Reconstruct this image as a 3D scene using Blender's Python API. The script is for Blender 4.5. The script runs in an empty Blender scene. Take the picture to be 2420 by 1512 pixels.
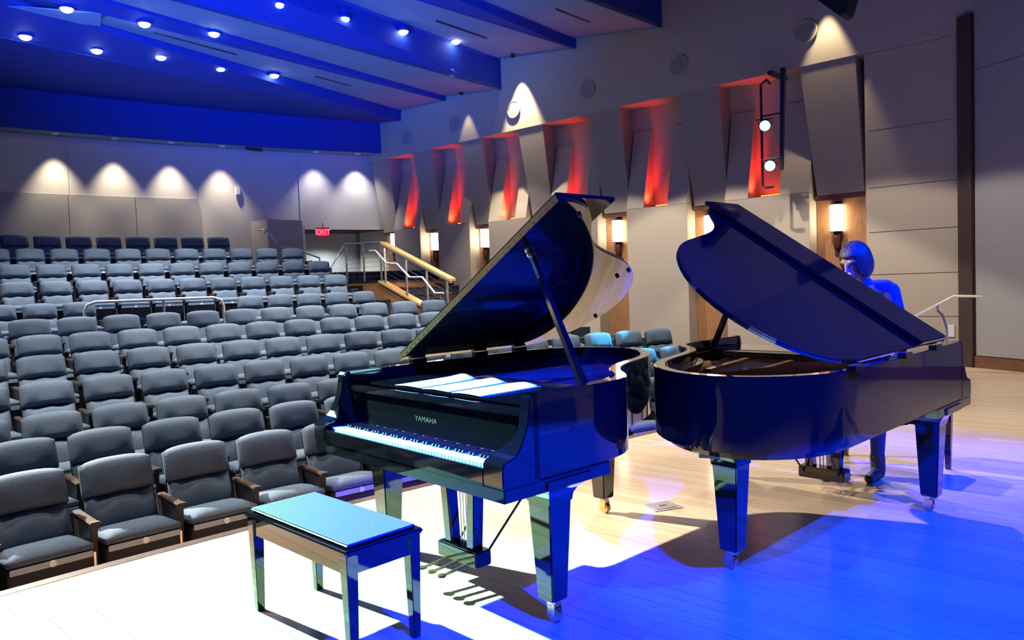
import bpy, bmesh, math, random
from mathutils import Vector, Matrix, Quaternion
random.seed(7)
S = bpy.context.scene
COL = S.collection
sin, cos, PI = math.sin, math.cos, math.pi
R = math.radians

# ------------------------------------------------------------------ camera
CH = 1.437
cam_d = bpy.data.cameras.new('camera'); cam = bpy.data.objects.new('camera', cam_d); COL.objects.link(cam)
pit, rol = 0.048, -0.036
r0 = Vector((1, 0, 0)); u0 = Vector((0, sin(pit), cos(pit))); fw = Vector((0, cos(pit), -sin(pit)))
rv = r0*cos(rol) + u0*sin(rol); uv_ = -r0*sin(rol) + u0*cos(rol)
cam.matrix_world = Matrix(((rv.x, uv_.x, -fw.x, 0), (rv.y, uv_.y, -fw.y, 0), (rv.z, uv_.z, -fw.z, CH), (0, 0, 0, 1)))
cam_d.sensor_width = 36; cam_d.lens = 1782.9*36/2420; cam_d.clip_start = .05; cam_d.clip_end = 200
S.camera = cam

# ------------------------------------------------------------------ world, exposure
S.view_settings.view_transform = 'Standard'; S.view_settings.look = 'None'
S.view_settings.gamma = 1; S.view_settings.use_curve_mapping = False
S.view_settings.exposure = 0.0
wd = bpy.data.worlds.new('world'); S.world = wd; wd.use_nodes = True
wd.node_tree.nodes['Background'].inputs[0].default_value = (.02, .12, .85, 1)
wd.node_tree.nodes['Background'].inputs[1].default_value = .27

# room frame: u = towards the back of the hall, v = towards the right wall
PH = R(47.5); VX = Vector((cos(PH), sin(PH), 0)); UX = Vector((-sin(PH), cos(PH), 0))
def W(u, v, z=0.0): return UX*u + VX*v + Vector((0, 0, z))
CX, CY = 11.29, -9.38            # centre of the curved seat rows and of the stage edge
CU, CV = -14.661, 0.712
RS = 19.05                        # stage edge radius
DW = 12.49                        # right wall plane (soffit face)

def spot(name, loc, target, power, color, half, blend=.15, radius=.05, parent=None):
    d = bpy.data.lights.new(name, 'SPOT'); d.energy = power; d.color = color
    d.spot_size = 2*R(half); d.spot_blend = blend; d.shadow_soft_size = radius
    o = bpy.data.objects.new(name, d); COL.objects.link(o); o.location = loc
    dr = Vector(target) - Vector(loc)
    o.rotation_euler = dr.to_track_quat('-Z', 'Y').to_euler()
    return o

# stage lighting rig (front-of-house bar over the audience, blue wash over the stage)
KEYP = W(12.3, 1.2, 5.65)
spot('key_spot', KEYP, (-1.0, 3.75, 0), 26000, (1, .93, .80), 13, .95, .05)
spot('key_spot_wide', KEYP, (1.6, 5.8, 0), 8000, (1, .88, .70), 15, .7, .05)
spot('cyan_spot', KEYP, (-.75, 3.4, .45), 42000, (.02, 1, .80), 6.5, .7, .06)
spot('blue_wash', (2.6, -.6, 6.2), (1.9, 3.1, 0), 22000, (0, .008, 1), 24, .35, .08)
spot('blue_wash_side', (6.0, 1.2, 6.2), (2.9, 3.9, 0), 8000, (0, .045, 1), 17, .12, .05)
spot('blue_wash_down', (.4, 1.0, 6.4), (.5, 3.3, .8), 8000, (0, .012, 1), 14, .5, .08)
spot('blue_piano_spot', (3.1, .4, 5.4), (.15, 4.15, .95), 6000, (0, .02, 1), 6, .5, .05)
# blue flood upstage washing the hall ceiling
spot('house_blue', W(-1.5, -.5, 2.4), W(10.0, 5.6, 7.3), 9000, (0, .045, 1), 21, .95, .2)
spot('house_blue_fill', W(4.4, -1.6, .5), W(10.8, 5.6, 7.0), 15000, (0, .13, 1), 27, .9, .2)  # unseen fill added at the stage edge to turn the ceiling undersides blue
# house downlights of the front ceiling bays, above the picture
for (u_, v_, z_, p_) in ((3.7, 9.2, 6.5, 850), (6.4, 9.0, 6.3, 1150), (9.0, 9.2, 6.3, 1000), (8.8, 5.6, 6.3, 800), (8.6, 2.2, 6.3, 950), (7.5, 6.2, 6.3, 950), (7.5, 2.4, 6.3, 1100), (6.9, -.4, 6.3, 1000), (8.6, -1.5, 6.3, 950), (13.0, 1.0, 5.8, 800), (14.6, .6, 5.7, 800)):
    spot('house_downlight', W(u_, v_, z_), W(u_, v_, 0), p_*1.15, (1, .90, .76), (48 if u_ > 4 else 43) if v_ > 8 else 36, .10, .06)

# ------------------------------------------------------------------ helpers
def mk(name, verts, faces, mat, parent=None, smooth=False, kind=None):
    me = bpy.data.meshes.new(name); me.from_pydata([tuple(v) for v in verts], [], faces); me.update()
    return mko(name, me, mat, parent, smooth, kind)
def mko(name, me, mat, parent=None, smooth=False, kind=None):
    if mat is not None and not me.materials: me.materials.append(mat)
    if smooth:
        me.polygons.foreach_set('use_smooth', [True]*len(me.polygons))
    o = bpy.data.objects.new(name, me); COL.objects.link(o)
    if parent: o.parent = parent
    if kind: o['kind'] = kind
    return o
def tag(o, label, cat, group=None):
    o['label'] = label; o['category'] = cat
    if group: o['group'] = group
    return o
def thing(name, label, cat, loc=(0, 0, 0), rotz=0, group=None):
    o = bpy.data.objects.new(name, None); COL.objects.link(o); o.empty_display_size = .1
    o.location = loc; o.rotation_euler = (0, 0, rotz)
    return tag(o, label, cat, group)
def copy_tree(o, parent=None):
    c = o.copy(); COL.objects.link(c); c.parent = parent
    for ch in list(o.children): copy_tree(ch, c)
    return c
class MB:
    def __init__(s): s.v = []; s.f = []
    def add(s, v, f):
        n = len(s.v); s.v += [Vector(p) for p in v]; s.f += [tuple(i+n for i in q) for q in f]; return s
    def hexa(s, p):   # p: 4 bottom ccw, 4 top ccw
        return s.add(p, [(3, 2, 1, 0), (4, 5, 6, 7), (0, 1, 5, 4), (1, 2, 6, 5), (2, 3, 7, 6), (3, 0, 4, 7)])
    def box(s, x0, x1, y0, y1, z0, z1):
        return s.hexa([(x0, y0, z0), (x1, y0, z0), (x1, y1, z0), (x0, y1, z0), (x0, y0, z1), (x1, y0, z1), (x1, y1, z1), (x0, y1, z1)])
    def prism(s, poly, z0, z1):
        n = len(poly)
        v = [(p[0], p[1], z0) for p in poly] + [(p[0], p[1], z1) for p in poly]
        f = [tuple(range(n-1, -1, -1)), tuple(range(n, 2*n))] + [(i, (i+1) % n, n+(i+1) % n, n+i) for i in range(n)]
        return s.add(v, f)
    def tube(s, pts, r, n=8, r2=None):
        pts = [Vector(p) for p in pts]; m = len(pts); vs = []; prev = None
        for i, p in enumerate(pts):
            d = (pts[min(i+1, m-1)] - pts[max(i-1, 0)]).normalized()
            a = Vector((0, 0, 1)) if abs(d.z) < .9 else Vector((1, 0, 0))
            x = d.cross(a).normalized() if prev is None else (prev - d*prev.dot(d)).normalized()
            prev = x; y = d.cross(x)
            rr = r if r2 is None else r + (r2-r)*i/max(1, m-1)
            vs += [p + (x*cos(2*PI*k/n) + y*sin(2*PI*k/n))*rr for k in range(n)]
        fs = [tuple(range(n-1, -1, -1)), tuple(range((m-1)*n, m*n))]
        for i in range(m-1):
            fs += [(i*n+k, i*n+(k+1) % n, (i+1)*n+(k+1) % n, (i+1)*n+k) for k in range(n)]
        return s.add(vs, fs)
    def lathe(s, prof, n=16, at=(0, 0, 0)):
        vs = []; a = Vector(at)
        for r_, z in prof: vs += [a + Vector((r_*cos(2*PI*k/n), r_*sin(2*PI*k/n), z)) for k in range(n)]
        m = len(prof); fs = [tuple(range(n-1, -1, -1)), tuple(range((m-1)*n, m*n))]
        for i in range(m-1):
            fs += [(i*n+k, i*n+(k+1) % n, (i+1)*n+(k+1) % n, (i+1)*n+k) for k in range(n)]
        return s.add(vs, fs)
    def mesh(s, name, bevel=0, seg=2, angle=40):
        me = bpy.data.meshes.new(name); me.from_pydata([tuple(v) for v in s.v], [], s.f); me.update()
        bm = bmesh.new(); bm.from_mesh(me)
        bmesh.ops.recalc_face_normals(bm, faces=bm.faces)
        if bevel:
            es = [e for e in bm.edges if len(e.link_faces) == 2 and e.calc_face_angle(0) > R(angle)]
            bmesh.ops.bevel(bm, geom=es, offset=bevel, segments=seg, affect='EDGES', clamp_overlap=True)
        bm.to_mesh(me); bm.free()
        return me
    def build(s, name, mat, parent=None, bevel=0, smooth=False, kind=None, seg=2, angle=40):
        return mko(name, s.mesh(name, bevel, seg, angle), mat, parent, smooth, kind)
def uvbox(u0_, u1, v0, v1, z0, z1):
    """eight world corners of a box given in room coordinates"""
    return [W(u0_, v0, z0), W(u1, v0, z0), W(u1, v1, z0), W(u0_, v1, z0), W(u0_, v0, z1), W(u1, v0, z1), W(u1, v1, z1), W(u0_, v1, z1)]
def ubox(name, u0_, u1, v0, v1, z0, z1, mat, parent=None, bevel=0, kind=None):
    return MB().hexa(uvbox(u0_, u1, v0, v1, z0, z1)).build(name, mat, parent, bevel, kind=kind)
def smooth_by_angle(o, ang=35):
    me = o.data
    bm = bmesh.new(); bm.from_mesh(me)
    for f in bm.faces: f.smooth = True
    for e in bm.edges:
        if len(e.link_faces) == 2 and e.calc_face_angle(0) > R(ang): e.smooth = False
    bm.to_mesh(me); bm.free()

# ------------------------------------------------------------------ materials
def mat(name, col, rough=.5, metal=0, spec=.5, emit=None, es=0, coat=0, coat_r=.03, noise=None, bump=0, nscale=40, stretch=None, trans=0):
    m = bpy.data.materials.new(name); m.use_nodes = True; nt = m.node_tree; b = nt.nodes['Principled BSDF']
    b.inputs['Base Color'].default_value = (*col, 1); b.inputs['Roughness'].default_value = rough
    b.inputs['Metallic'].default_value = metal; b.inputs['Specular IOR Level'].default_value = spec
    b.inputs['Coat Weight'].default_value = coat; b.inputs['Coat Roughness'].default_value = coat_r
    if trans: b.inputs['Transmission Weight'].default_value = trans
    if emit: b.inputs['Emission Color'].default_value = (*emit, 1); b.inputs['Emission Strength'].default_value = es
    if noise or bump:
        tc = nt.nodes.new('ShaderNodeTexCoord'); mp = nt.nodes.new('ShaderNodeMapping'); nz = nt.nodes.new('ShaderNodeTexNoise')
        nz.inputs['Scale'].default_value = nscale; nz.inputs['Detail'].default_value = 4
        if stretch: mp.inputs['Scale'].default_value = stretch
        nt.links.new(tc.outputs['Object'], mp.inputs['Vector']); nt.links.new(mp.outputs[0], nz.inputs['Vector'])
        if noise:
            rp = nt.nodes.new('ShaderNodeValToRGB')
            rp.color_ramp.elements[0].position = .3; rp.color_ramp.elements[1].position = .7
            rp.color_ramp.elements[0].color = (*[c*(1-noise) for c in col], 1); rp.color_ramp.elements[1].color = (*[min(1, c*(1+noise)) for c in col], 1)
            nt.links.new(nz.outputs[0], rp.inputs[0]); nt.links.new(rp.outputs[0], b.inputs['Base Color'])
        if bump:
            bp = nt.nodes.new('ShaderNodeBump'); bp.inputs['Strength'].default_value = bump; bp.inputs['Distance'].default_value = .01
            nt.links.new(nz.outputs[0], bp.inputs['Height']); nt.links.new(bp.outputs[0], b.inputs['Normal'])
    return m
M = {}
M['piano'] = mat('polished_ebony', (.004, .004, .005), .045, spec=.75, coat=.35, coat_r=.02)
M['piano_in'] = mat('inner_rim_wood', (.05, .018, .012), .25, coat=.5, noise=.3, nscale=8, stretch=(1, 1, 12))
M['gold'] = mat('bronze_plate', (.55, .30, .13), .32, .85)
M['gold_shaded'] = mat('shaded_bronze_plate', (.09, .065, .05), .35, .7)  # bronze with shade put into its colour, so no lit patch reflects in the lid
M['brass'] = mat('brass', (.85, .62, .30), .25, 1)
M['steel'] = mat('brushed_steel', (.72, .72, .72), .3, 1)
M['darksteel'] = mat('grey_guard_steel', (.26, .28, .32), .4, .6)
M['palemetal'] = mat('pale_painted_metal', (.72, .71, .68), .35, .25)
M['chrome'] = mat('chrome', (.85, .85, .87), .12, 1)
M['soundboard'] = mat('spruce_soundboard', (.42, .27, .12), .35, coat=.4, noise=.2, nscale=10, stretch=(1, 14, 1))
M['string'] = mat('steel_string', (.6, .58, .55), .3, 1)
M['copper'] = mat('wound_copper', (.65, .32, .16), .35, 1)
M['ivory'] = mat('white_key', (.78, .77, .72), .2)
M['ebony'] = mat('black_key', (.01, .01, .012), .18, coat=.5)
M['felt'] = mat('red_felt', (.30, .03, .03), .9)
M['letter'] = mat('brass_lettering', (.15, .13, .10), .4, .6)
M['rubber'] = mat('black_rubber', (.012, .012, .014), .55)
M['paper'] = mat('paper', (.82, .82, .78), .7)
M['leather'] = mat('black_vinyl', (.075, .08, .08), .42, spec=.6, bump=.12, nscale=90)
M['fabric'] = mat('grey_seat_fabric', (.085, .122, .175), .85, spec=.2, noise=.22, bump=.25, nscale=60, stretch=(1, 1, 5))
M['shell'] = mat('seat_shell', (.02, .022, .028), .45)
M['standard'] = mat('seat_standard', (.018, .02, .026), .4)
M['pan'] = mat('seat_pan_plastic', (.028, .032, .042), .45)
M['strip'] = mat('pale_seat_edge', (.34, .47, .62), .4)
M['plate'] = mat('number_plate', (.72, .90, 1), .2)
M['armwood'] = mat('armrest_wood', (.055, .034, .02), .35, coat=.3, noise=.25, nscale=10, stretch=(12, 1, 1))
M['wall'] = mat('beige_wall_paint', (.46, .395, .315), .8, spec=.2, noise=.04, bump=.04, nscale=25)
M['wallfab'] = mat('beige_fabric_panel', (.46, .39, .305), .9, spec=.15, noise=.06, bump=.12, nscale=70)
M['wallgrey'] = mat('grey_fabric_panel', (.33, .315, .31), .9, spec=.15, noise=.06, bump=.12, nscale=70)
M['wedge'] = mat('taupe_wedge_panel', (.36, .31, .26), .88, spec=.15, noise=.05, bump=.1, nscale=60)
M['backwall'] = mat('pale_back_wall', (.50, .465, .43), .85, spec=.2, noise=.03, nscale=20)
M['niche'] = mat('cherry_wood_panel', (.36, .175, .075), .4, coat=.2, noise=.22, nscale=6, stretch=(9, 9, 1))
M['darkwood'] = mat('dark_cherry_trim', (.16, .07, .035), .4, coat=.2, noise=.25, nscale=8, stretch=(1, 1, 8))
M['yellowwood'] = mat('maple_cap', (.72, .46, .16), .35, coat=.3, noise=.15, nscale=8, stretch=(8, 8, 1))
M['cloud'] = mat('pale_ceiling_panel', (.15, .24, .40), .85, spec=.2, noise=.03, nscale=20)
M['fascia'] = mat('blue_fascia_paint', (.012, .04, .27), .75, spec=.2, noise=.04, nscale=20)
M['darkceil'] = mat('dark_ceiling', (.015, .02, .05), .9)
M['carpet'] = mat('dark_carpet', (.035, .04, .055), .95, spec=.1, noise=.3, nscale=90)
M['black'] = mat('black_metal', (.012, .012, .015), .4)
M['speaker'] = mat('speaker_grille', (.30, .27, .25), .8, bump=.4, nscale=160)
M['vent'] = mat('vent_slot', (.03, .03, .05), .8)
M['redwall'] = M['wall']
M['white'] = mat('white_plastic', (.75, .73, .70), .4)
M['lamp'] = mat('downlight_glow', (1, 1, 1), .5, emit=(.85, .95, 1), es=40)
M['sconce'] = mat('sconce_glass', (1, .95, .85), .5, emit=(1, .86, .64), es=15)
M['bronze'] = mat('sconce_bronze', (.14, .055, .035), .4, .5)
M['led'] = mat('red_led', (1, .1, .05), .5, emit=(1, .10, .008), es=16)
M['cyanlens'] = mat('cyan_lens', (.5, 1, 1), .3, emit=(.12, .80, 1), es=7)
M['exitface'] = mat('exit_sign_face', (.35, .01, .02), .4, emit=(1, .02, .06), es=.9)
M['exitletter'] = mat('exit_letters', (1, .2, .25), .4, emit=(1, .12, .18), es=2.6)
M['skin'] = mat('skin', (.52, .33, .25), .5)
M['hair'] = mat('brown_hair', (.05, .038, .03), .45, noise=.4, bump=.5, nscale=25, stretch=(6, 6, .6))
M['jacket'] = mat('navy_cardigan', (.03, .05, .10), .8, bump=.15, nscale=50)
M['jeans'] = mat('blue_jeans', (.03, .05, .11), .8, bump=.1, nscale=80)
M['boots'] = mat('dark_boots', (.03, .03, .035), .35)
M['eye'] = mat('eye', (.03, .02, .02), .1)
M['glassbowl'] = M['sconce']

def plank_mat():
    m = bpy.data.materials.new('maple_plank'); m.use_nodes = True; nt = m.node_tree; b = nt.nodes['Principled BSDF']
    b.inputs['Roughness'].default_value = .36; b.inputs['Specular IOR Level'].default_value = .5
    b.inputs['Coat Weight'].default_value = .25; b.inputs['Coat Roughness'].default_value = .12
    tc = nt.nodes.new('ShaderNodeTexCoord'); mp = nt.nodes.new('ShaderNodeMapping')
    mp.inputs['Rotation'].default_value = (0, 0, -R(137.5))
    mp2 = nt.nodes.new('ShaderNodeMapping'); mp2.inputs['Scale'].default_value = (.7, 22, 1)
    nz = nt.nodes.new('ShaderNodeTexNoise'); nz.inputs['Scale'].default_value = 2.2; nz.inputs['Detail'].default_value = 6
    oi = nt.nodes.new('ShaderNodeObjectInfo'); gi = nt.nodes.new('ShaderNodeNewGeometry')
    nt.links.new(tc.outputs['Object'], mp.inputs[0]); nt.links.new(mp.outputs[0], mp2.inputs[0]); nt.links.new(mp2.outputs[0], nz.inputs[0])
    rp = nt.nodes.new('ShaderNodeValToRGB')
    rp.color_ramp.elements[0].position = .30; rp.color_ramp.elements[1].position = .72
    rp.color_ramp.elements[0].color = (.50, .365, .23, 1); rp.color_ramp.elements[1].color = (.66, .51, .35, 1)
    mth = nt.nodes.new('ShaderNodeMath'); mth.operation = 'MULTIPLY_ADD'
    mth.inputs[1].default_value = .30; mth.inputs[2].default_value = -.15
    nt.links.new(gi.outputs['Random Per Island'], mth.inputs[0])
    m3 = nt.nodes.new('ShaderNodeMath'); m3.operation = 'MULTIPLY_ADD'; m3.inputs[1].default_value = .30
    nt.links.new(oi.outputs['Random'], m3.inputs[0]); nt.links.new(mth.outputs[0], m3.inputs[2])
    m2 = nt.nodes.new('ShaderNodeMath'); m2.operation = 'ADD'
    m4 = nt.nodes.new('ShaderNodeMath'); m4.operation = 'ADD'; m4.inputs[1].default_value = -.15
    nt.links.new(m3.outputs[0], m4.inputs[0])
    nt.links.new(nz.outputs[0], m2.inputs[0]); nt.links.new(m4.outputs[0], m2.inputs[1])
    nt.links.new(m2.outputs[0], rp.inputs[0]); nt.links.new(rp.outputs[0], b.inputs['Base Color'])
    return m
M['plank'] = plank_mat()

# ------------------------------------------------------------------ stage floor
def clip(poly, n, d):      # keep n.p <= d
    out = []
    for i in range(len(poly)):
        a, b = poly[i], poly[(i+1) % len(poly)]
        da, db = n[0]*a[0]+n[1]*a[1]-d, n[0]*b[0]+n[1]*b[1]-d
        if da <= 0: out.append(a)
        if (da < 0 < db) or (db < 0 < da):
            t = da/(da-db); out.append((a[0]+(b[0]-a[0])*t, a[1]+(b[1]-a[1])*t))
    return out
def stage_clip(poly, rr=RS, steps=72):
    """keep the part of a (u,v) polygon inside the curved stage edge and in front of the side wall"""
    for k in range(steps):
        a = R(-42 + 50*k/(steps-1))      # the edge runs straight on towards the side wall past 8 degrees
        n = (cos(a), sin(a)); poly = clip(poly, n, rr + n[0]*CU + n[1]*CV)
        if len(poly) < 3: return []
    # side wall return: from (2.54,12.49) towards lower u
    return poly
NU, NV = -.46, .888     # outward normal of the return wall line through (2.54,12.49)
def ret_clip(poly):
    return clip(poly, (NU, NV), NU*2.54+NV*12.49) if poly else []
sub = stage_clip([(-7, -9), (8, -9), (8, 12.9), (-7, 12.9)], RS-.03)
stage = MB().prism([W(u, v)[:2] for u, v in sub], -.62, -.021).build('floor', M['darkwood'], kind='structure')
stage['label'] = 'pale wooden stage floor with planks running towards the seats'
PW = .086; planks = []
rng = random.Random(3)
for j in range(int((12.6+5.0)/PW)):
    v0 = -5.0 + j*PW
    u = -6.5 + rng.random()*2
    while u < 4.6:
        ln = 1.3 + rng.random()*1.3
        poly = [(u+.0008, v0+.0008), (u+ln-.0008, v0+.0008), (u+ln-.0008, v0+PW-.0008), (u+.0008, v0+PW-.0008)]
        poly = ret_clip(stage_clip(poly, RS-.06))
        if len(poly) >= 3:
            c = W(sum(p[0] for p in poly)/len(poly), sum(p[1] for p in poly)/len(poly))
            planks.append((c, poly))
        u += ln
def plank_score(c):
    x, y = c.x, c.y
    if y < 2.35 or abs(x/y) > .75: return -1
    return 1/(x*x+y*y)
planks.sort(key=lambda t: -plank_score(t[0]))
rest = MB()
for i, (c, poly) in enumerate(planks):
    z1 = -.0003*(i % 3)
    pts = [W(u, v)[:2] for u, v in poly]
    if i < 290: MB().prism(pts, -.02, z1).build('plank', M['plank'], stage)
    else: rest.prism(pts, -.02, z1)
o = rest.build('planks', M['plank'], stage, kind='stuff')
# curved nosing along the stage edge and the front face below it
def arc_pts(rr, a0, a1, n):     # angles in room frame about the centre (0 = along u, positive towards v)
    return [(CU+rr*cos(a), CV+rr*sin(a)) for a in [a0+(a1-a0)*k/(n-1) for k in range(n)]]
def ring(name, r0_, r1, z0, z1, a0, a1, n, mat_, parent=None, kind=None):
    A = arc_pts(r0_, a0, a1, n); B = arc_pts(r1, a0, a1, n); mb = MB()
    vs = [W(u, v, z0) for u, v in A]+[W(u, v, z0) for u, v in B]+[W(u, v, z1) for u, v in A]+[W(u, v, z1) for u, v in B]
    fs = []
    for k in range(n-1):
        fs += [(k, k+1, n+k+1, n+k), (2*n+k, 3*n+k, 3*n+k+1, 2*n+k+1), (k, 2*n+k, 2*n+k+1, k+1), (n+k, n+k+1, 3*n+k+1, 3*n+k)]
    fs += [(0, n, 3*n, 2*n), (n-1, 3*n-1, 4*n-1, 2*n-1)]
    return mb.add(vs, fs).build(name, mat_, parent, kind=kind)
def edge_line(off):
    a1 = R(8); pts = [(CU+(RS+off)*cos(a), CV+(RS+off)*sin(a)) for a in [R(-28)+(a1-R(-28))*k/39 for k in range(40)]]
    u_, v_ = pts[-1]
    return pts + [(u_-math.tan(a1)*d, v_+d) for d in (2, 4, 6, 8, 9.05)]
def edge_strip(name, o0, o1, z0, z1, mat_):
    A, B = edge_line(o0), edge_line(o1); n = len(A)
    vs = [W(u, v, z0) for u, v in A]+[W(u, v, z0) for u, v in B]+[W(u, v, z1) for u, v in A]+[W(u, v, z1) for u, v in B]; fs = []
    for k in range(n-1):
        fs += [(k, k+1, n+k+1, n+k), (2*n+k, 3*n+k, 3*n+k+1, 2*n+k+1), (k, 2*n+k, 2*n+k+1, k+1), (n+k, n+k+1, 3*n+k+1, 3*n+k)]
    fs += [(0, n, 3*n, 2*n), (n-1, 3*n-1, 4*n-1, 2*n-1)]
    return MB().add(vs, fs).build(name, mat_, stage)
edge_strip('stage_nosing', -.06, .015, -.045, .002, M['armwood'])
edge_strip('stage_front', -.02, 0, -.62, -.045, M['niche'])

# ------------------------------------------------------------------ hall floor: tiers under the seat rows
ROWR = [20.457, 21.386, 22.293, 23.255, 24.271, 25.324, 26.247, 28.545, 29.329, 30.26, 31.153, 32.20]
ROWZ = [.277, .346, .411, .605, .801, .986, 1.167, 1.362, 1.731, 2.058, 2.391, 2.725]
ROWPH = [2.323, 2.303, 2.273, 2.268, 2.252, 2.247, 2.236, 2.213, 2.202, 2.201, 2.200, 2.223]
ROWN = [4, 5, 6, 6, 7, 7, 8, 9, 11, 11, 10, 8]
SH = .87
FZ = [z-SH for z in ROWZ]
hall = MB()
bounds = [RS-.02] + [ROWR[i]+.17 for i in range(11)] + [33.6]
bounds[7] = ROWR[6]+.5
hf = ring('floor_hall', bounds[0], bounds[1], FZ[0]-.3, FZ[0], R(-28), R(36), 60, M['carpet'], kind='structure')
hf['label'] = 'dark stepped auditorium floor under the seat rows'
for i in range(1, 12):
    ring('tier', bounds[i], bounds[i+1], FZ[i]-1.2, FZ[i], R(-28), R(30), 50, M['carpet'], hf)
    ring('tier_edge', bounds[i]-.012, bounds[i]+.05, FZ[i]-.03, FZ[i]+.004, R(-28), R(25), 50, M['armwood'], hf)

# ------------------------------------------------------------------ right wall with piers, niches, wedges, soffit
wr = MB()
wr.hexa(uvbox(2.3, 17.6, 12.95, 13.2, -1, 4.82))            # recessed backing
wr.hexa(uvbox(-.6, 17.6, DW, 13.2, 4.80, 8.2))             # upper wall / soffit face
wr.hexa(uvbox(2.54, 3.90, DW+.08, 13.0, -1, 4.80))             # plain bay next to the stage
wall_r = wr.build('wall_right', M['wall'], kind='structure')
wall_r['label'] = 'beige side wall with piers, wedge panels and red lit slots'
def zb(u): return 2.76 + .018*(u-5)
BT = [(4.88, 4.01), (7.13, 6.33), (9.16, 8.41), (11.08, 10.38), (12.86, 12.19), (14.63, 13.93), (16.35, 15.62)]
SL = [(5.84, 5.28), (7.96, 7.44), (9.90, 9.37), (11.77, 11.31), (13.51, 13.05), (15.17, 14.74)]
for i, (a, b) in enumerate(BT):
    zz = zb((a+b)/2) - .04
    a2, b2 = a-.17, b-.04
    # wedge hanging from the soffit, deep at the top and tapering down
    MB().hexa([W(b2, 12.72, zz), W(a2, 12.72, zz), W(a2, 12.96, zz), W(b2, 12.96, zz),
               W(b, 12.50, 4.80), W(a, 12.50, 4.80), W(a, 12.96, 4.80), W(b, 12.96, 4.80)]).build('wedge_panel', M['wedge'], wall_r)
    # wood niche below, with a dark head trim
    ubox('niche_panel', b2-.02, a2+.06, 12.86, 12.96, -1, zz-.08, M['niche'], wall_r)
    ubox('niche_head', b2-.02, a2+.04, 12.74, 12.96, zz-.09, zz-.002, M['darkwood'], wall_r)
for i, (a, b) in enumerate(SL):
    ul = BT[i+1][1]-.06; ur = BT[i][0]-.10    # pier spans ur..ul
    z0 = zb((a+b)/2)
    ubox('pier', ur, ul, 12.55, 12.96, -1, z0, M['wallfab'], wall_r, .006)
    for (p, q) in ((a, ul), (ur, b)):
        MB().hexa([W(p, 12.55, z0), W(q, 12.55, z0), W(q, 12.96, z0), W(p, 12.96, z0),
                   W(p, 12.90, 4.33), W(q, 12.90, 4.33), W(q, 12.96, 4.33), W(p, 12.96, 4.33)]).build('slanted_panel', M['wallfab'], wall_r)
# fabric panels of the bay beside the stage
zs_ = [-.6, .72, 1.37, 2.03, 2.72, 3.6, 4.79]
for k in range(6):
    ubox('fabric_panel', 2.60, 3.86, DW+.065, DW+.09, zs_[k]+.004, zs_[k+1]-.004, M['wallfab'], wall_r, .004)
ORD = ['first', 'second', 'third', 'fourth', 'fifth', 'sixth', 'seventh', 'eighth', 'ninth', 'tenth', 'eleventh', 'twelfth', 'thirteenth', 'fourteenth', 'fifteenth', 'sixteenth', 'seventeenth', 'eighteenth', 'nineteenth', 'twentieth', 'twenty-first', 'twenty-second', 'twenty-third', 'twenty-fourth', 'twenty-fifth', 'twenty-sixth', 'twenty-seventh', 'twenty-eighth']
RZ = R(137.5)      # local x = u, local y = -v
for i, (a, b) in enumerate(SL):
    z0 = zb((a+b)/2)
    nm = ['nearest the stage', 'second from the stage', 'third from the stage', 'fourth from the stage', 'fifth from the stage', 'farthest from the stage']
    t = thing('red_led_bar', 'glowing red light bar at the foot of the wall slot ' + nm[i], 'light', W((a+b)/2, 12.80, z0), RZ, 'red lights in the wall slots')
    w2 = (a-b)/2
    MB().box(-w2+.03, w2-.03, -.05, .05, .0, .03).build('housing', M['black'], t)
    MB().box(-w2+.05, w2-.14, -.03, .03, .03, .045).build('lens', M['led'], t)
    d = bpy.data.lights.new('red_led_light', 'SPOT'); d.energy = 110; d.color = (1, .02, .006); d.spot_size = R(76); d.spot_blend = .6; d.shadow_soft_size = .06
    lo = bpy.data.objects.new('red_led_light', d); COL.objects.link(lo); lo.parent = t; lo.location = (w2*.5, .12, .05); lo.rotation_euler = (R(180), R(24), 0)
# sconces
SC = [(4.43, 2.32), (6.70, 2.34), (8.74, 2.42), (10.62, 2.47), (12.49, 2.53), (14.25, 2.56), (15.85, 2.66)]
def sconce_proto():
    t = thing('wall_sconce', '', 'sconce', (0, 0, 0), RZ, 'glass sconces in the wood niches')
    MB().box(-.05, .05, -.075, -.055, -.62, .28).build('back_plate', M['bronze'], t, .01)
    MB().lathe([(.012, -.52), (.04, -.48), (.062, -.36), (.058, -.27), (.03, -.22)], 14, (0, .0, 0)).build('bracket', M['bronze'], t, smooth=True)
    g = MB().lathe([(.085, -.22), (.095, -.2), (.095, .2), (.085, .22)], 18, (0, 0, 0)).build('glass_shade', M['sconce'], t)
    smooth_by_angle(g)
    for za in (-.232, .215): MB().lathe([(.099, za), (.099, za+.017)], 18).build('ring', M['bronze'], g)
    return t
sp = sconce_proto()
for i, (u, z) in enumerate(SC):
    t = sp if i == 0 else copy_tree(sp)
    t.location = W(u, 12.78, z)
    t['label'] = 'tall glowing wall sconce in a wood niche, ' + ['nearest the stage and the pianist', 'second from the stage, behind the raised lid', 'third from the stage', 'fourth from the stage', 'fifth from the stage', 'second from the back wall', 'at the back corner beside the guard rail'][i]
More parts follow.
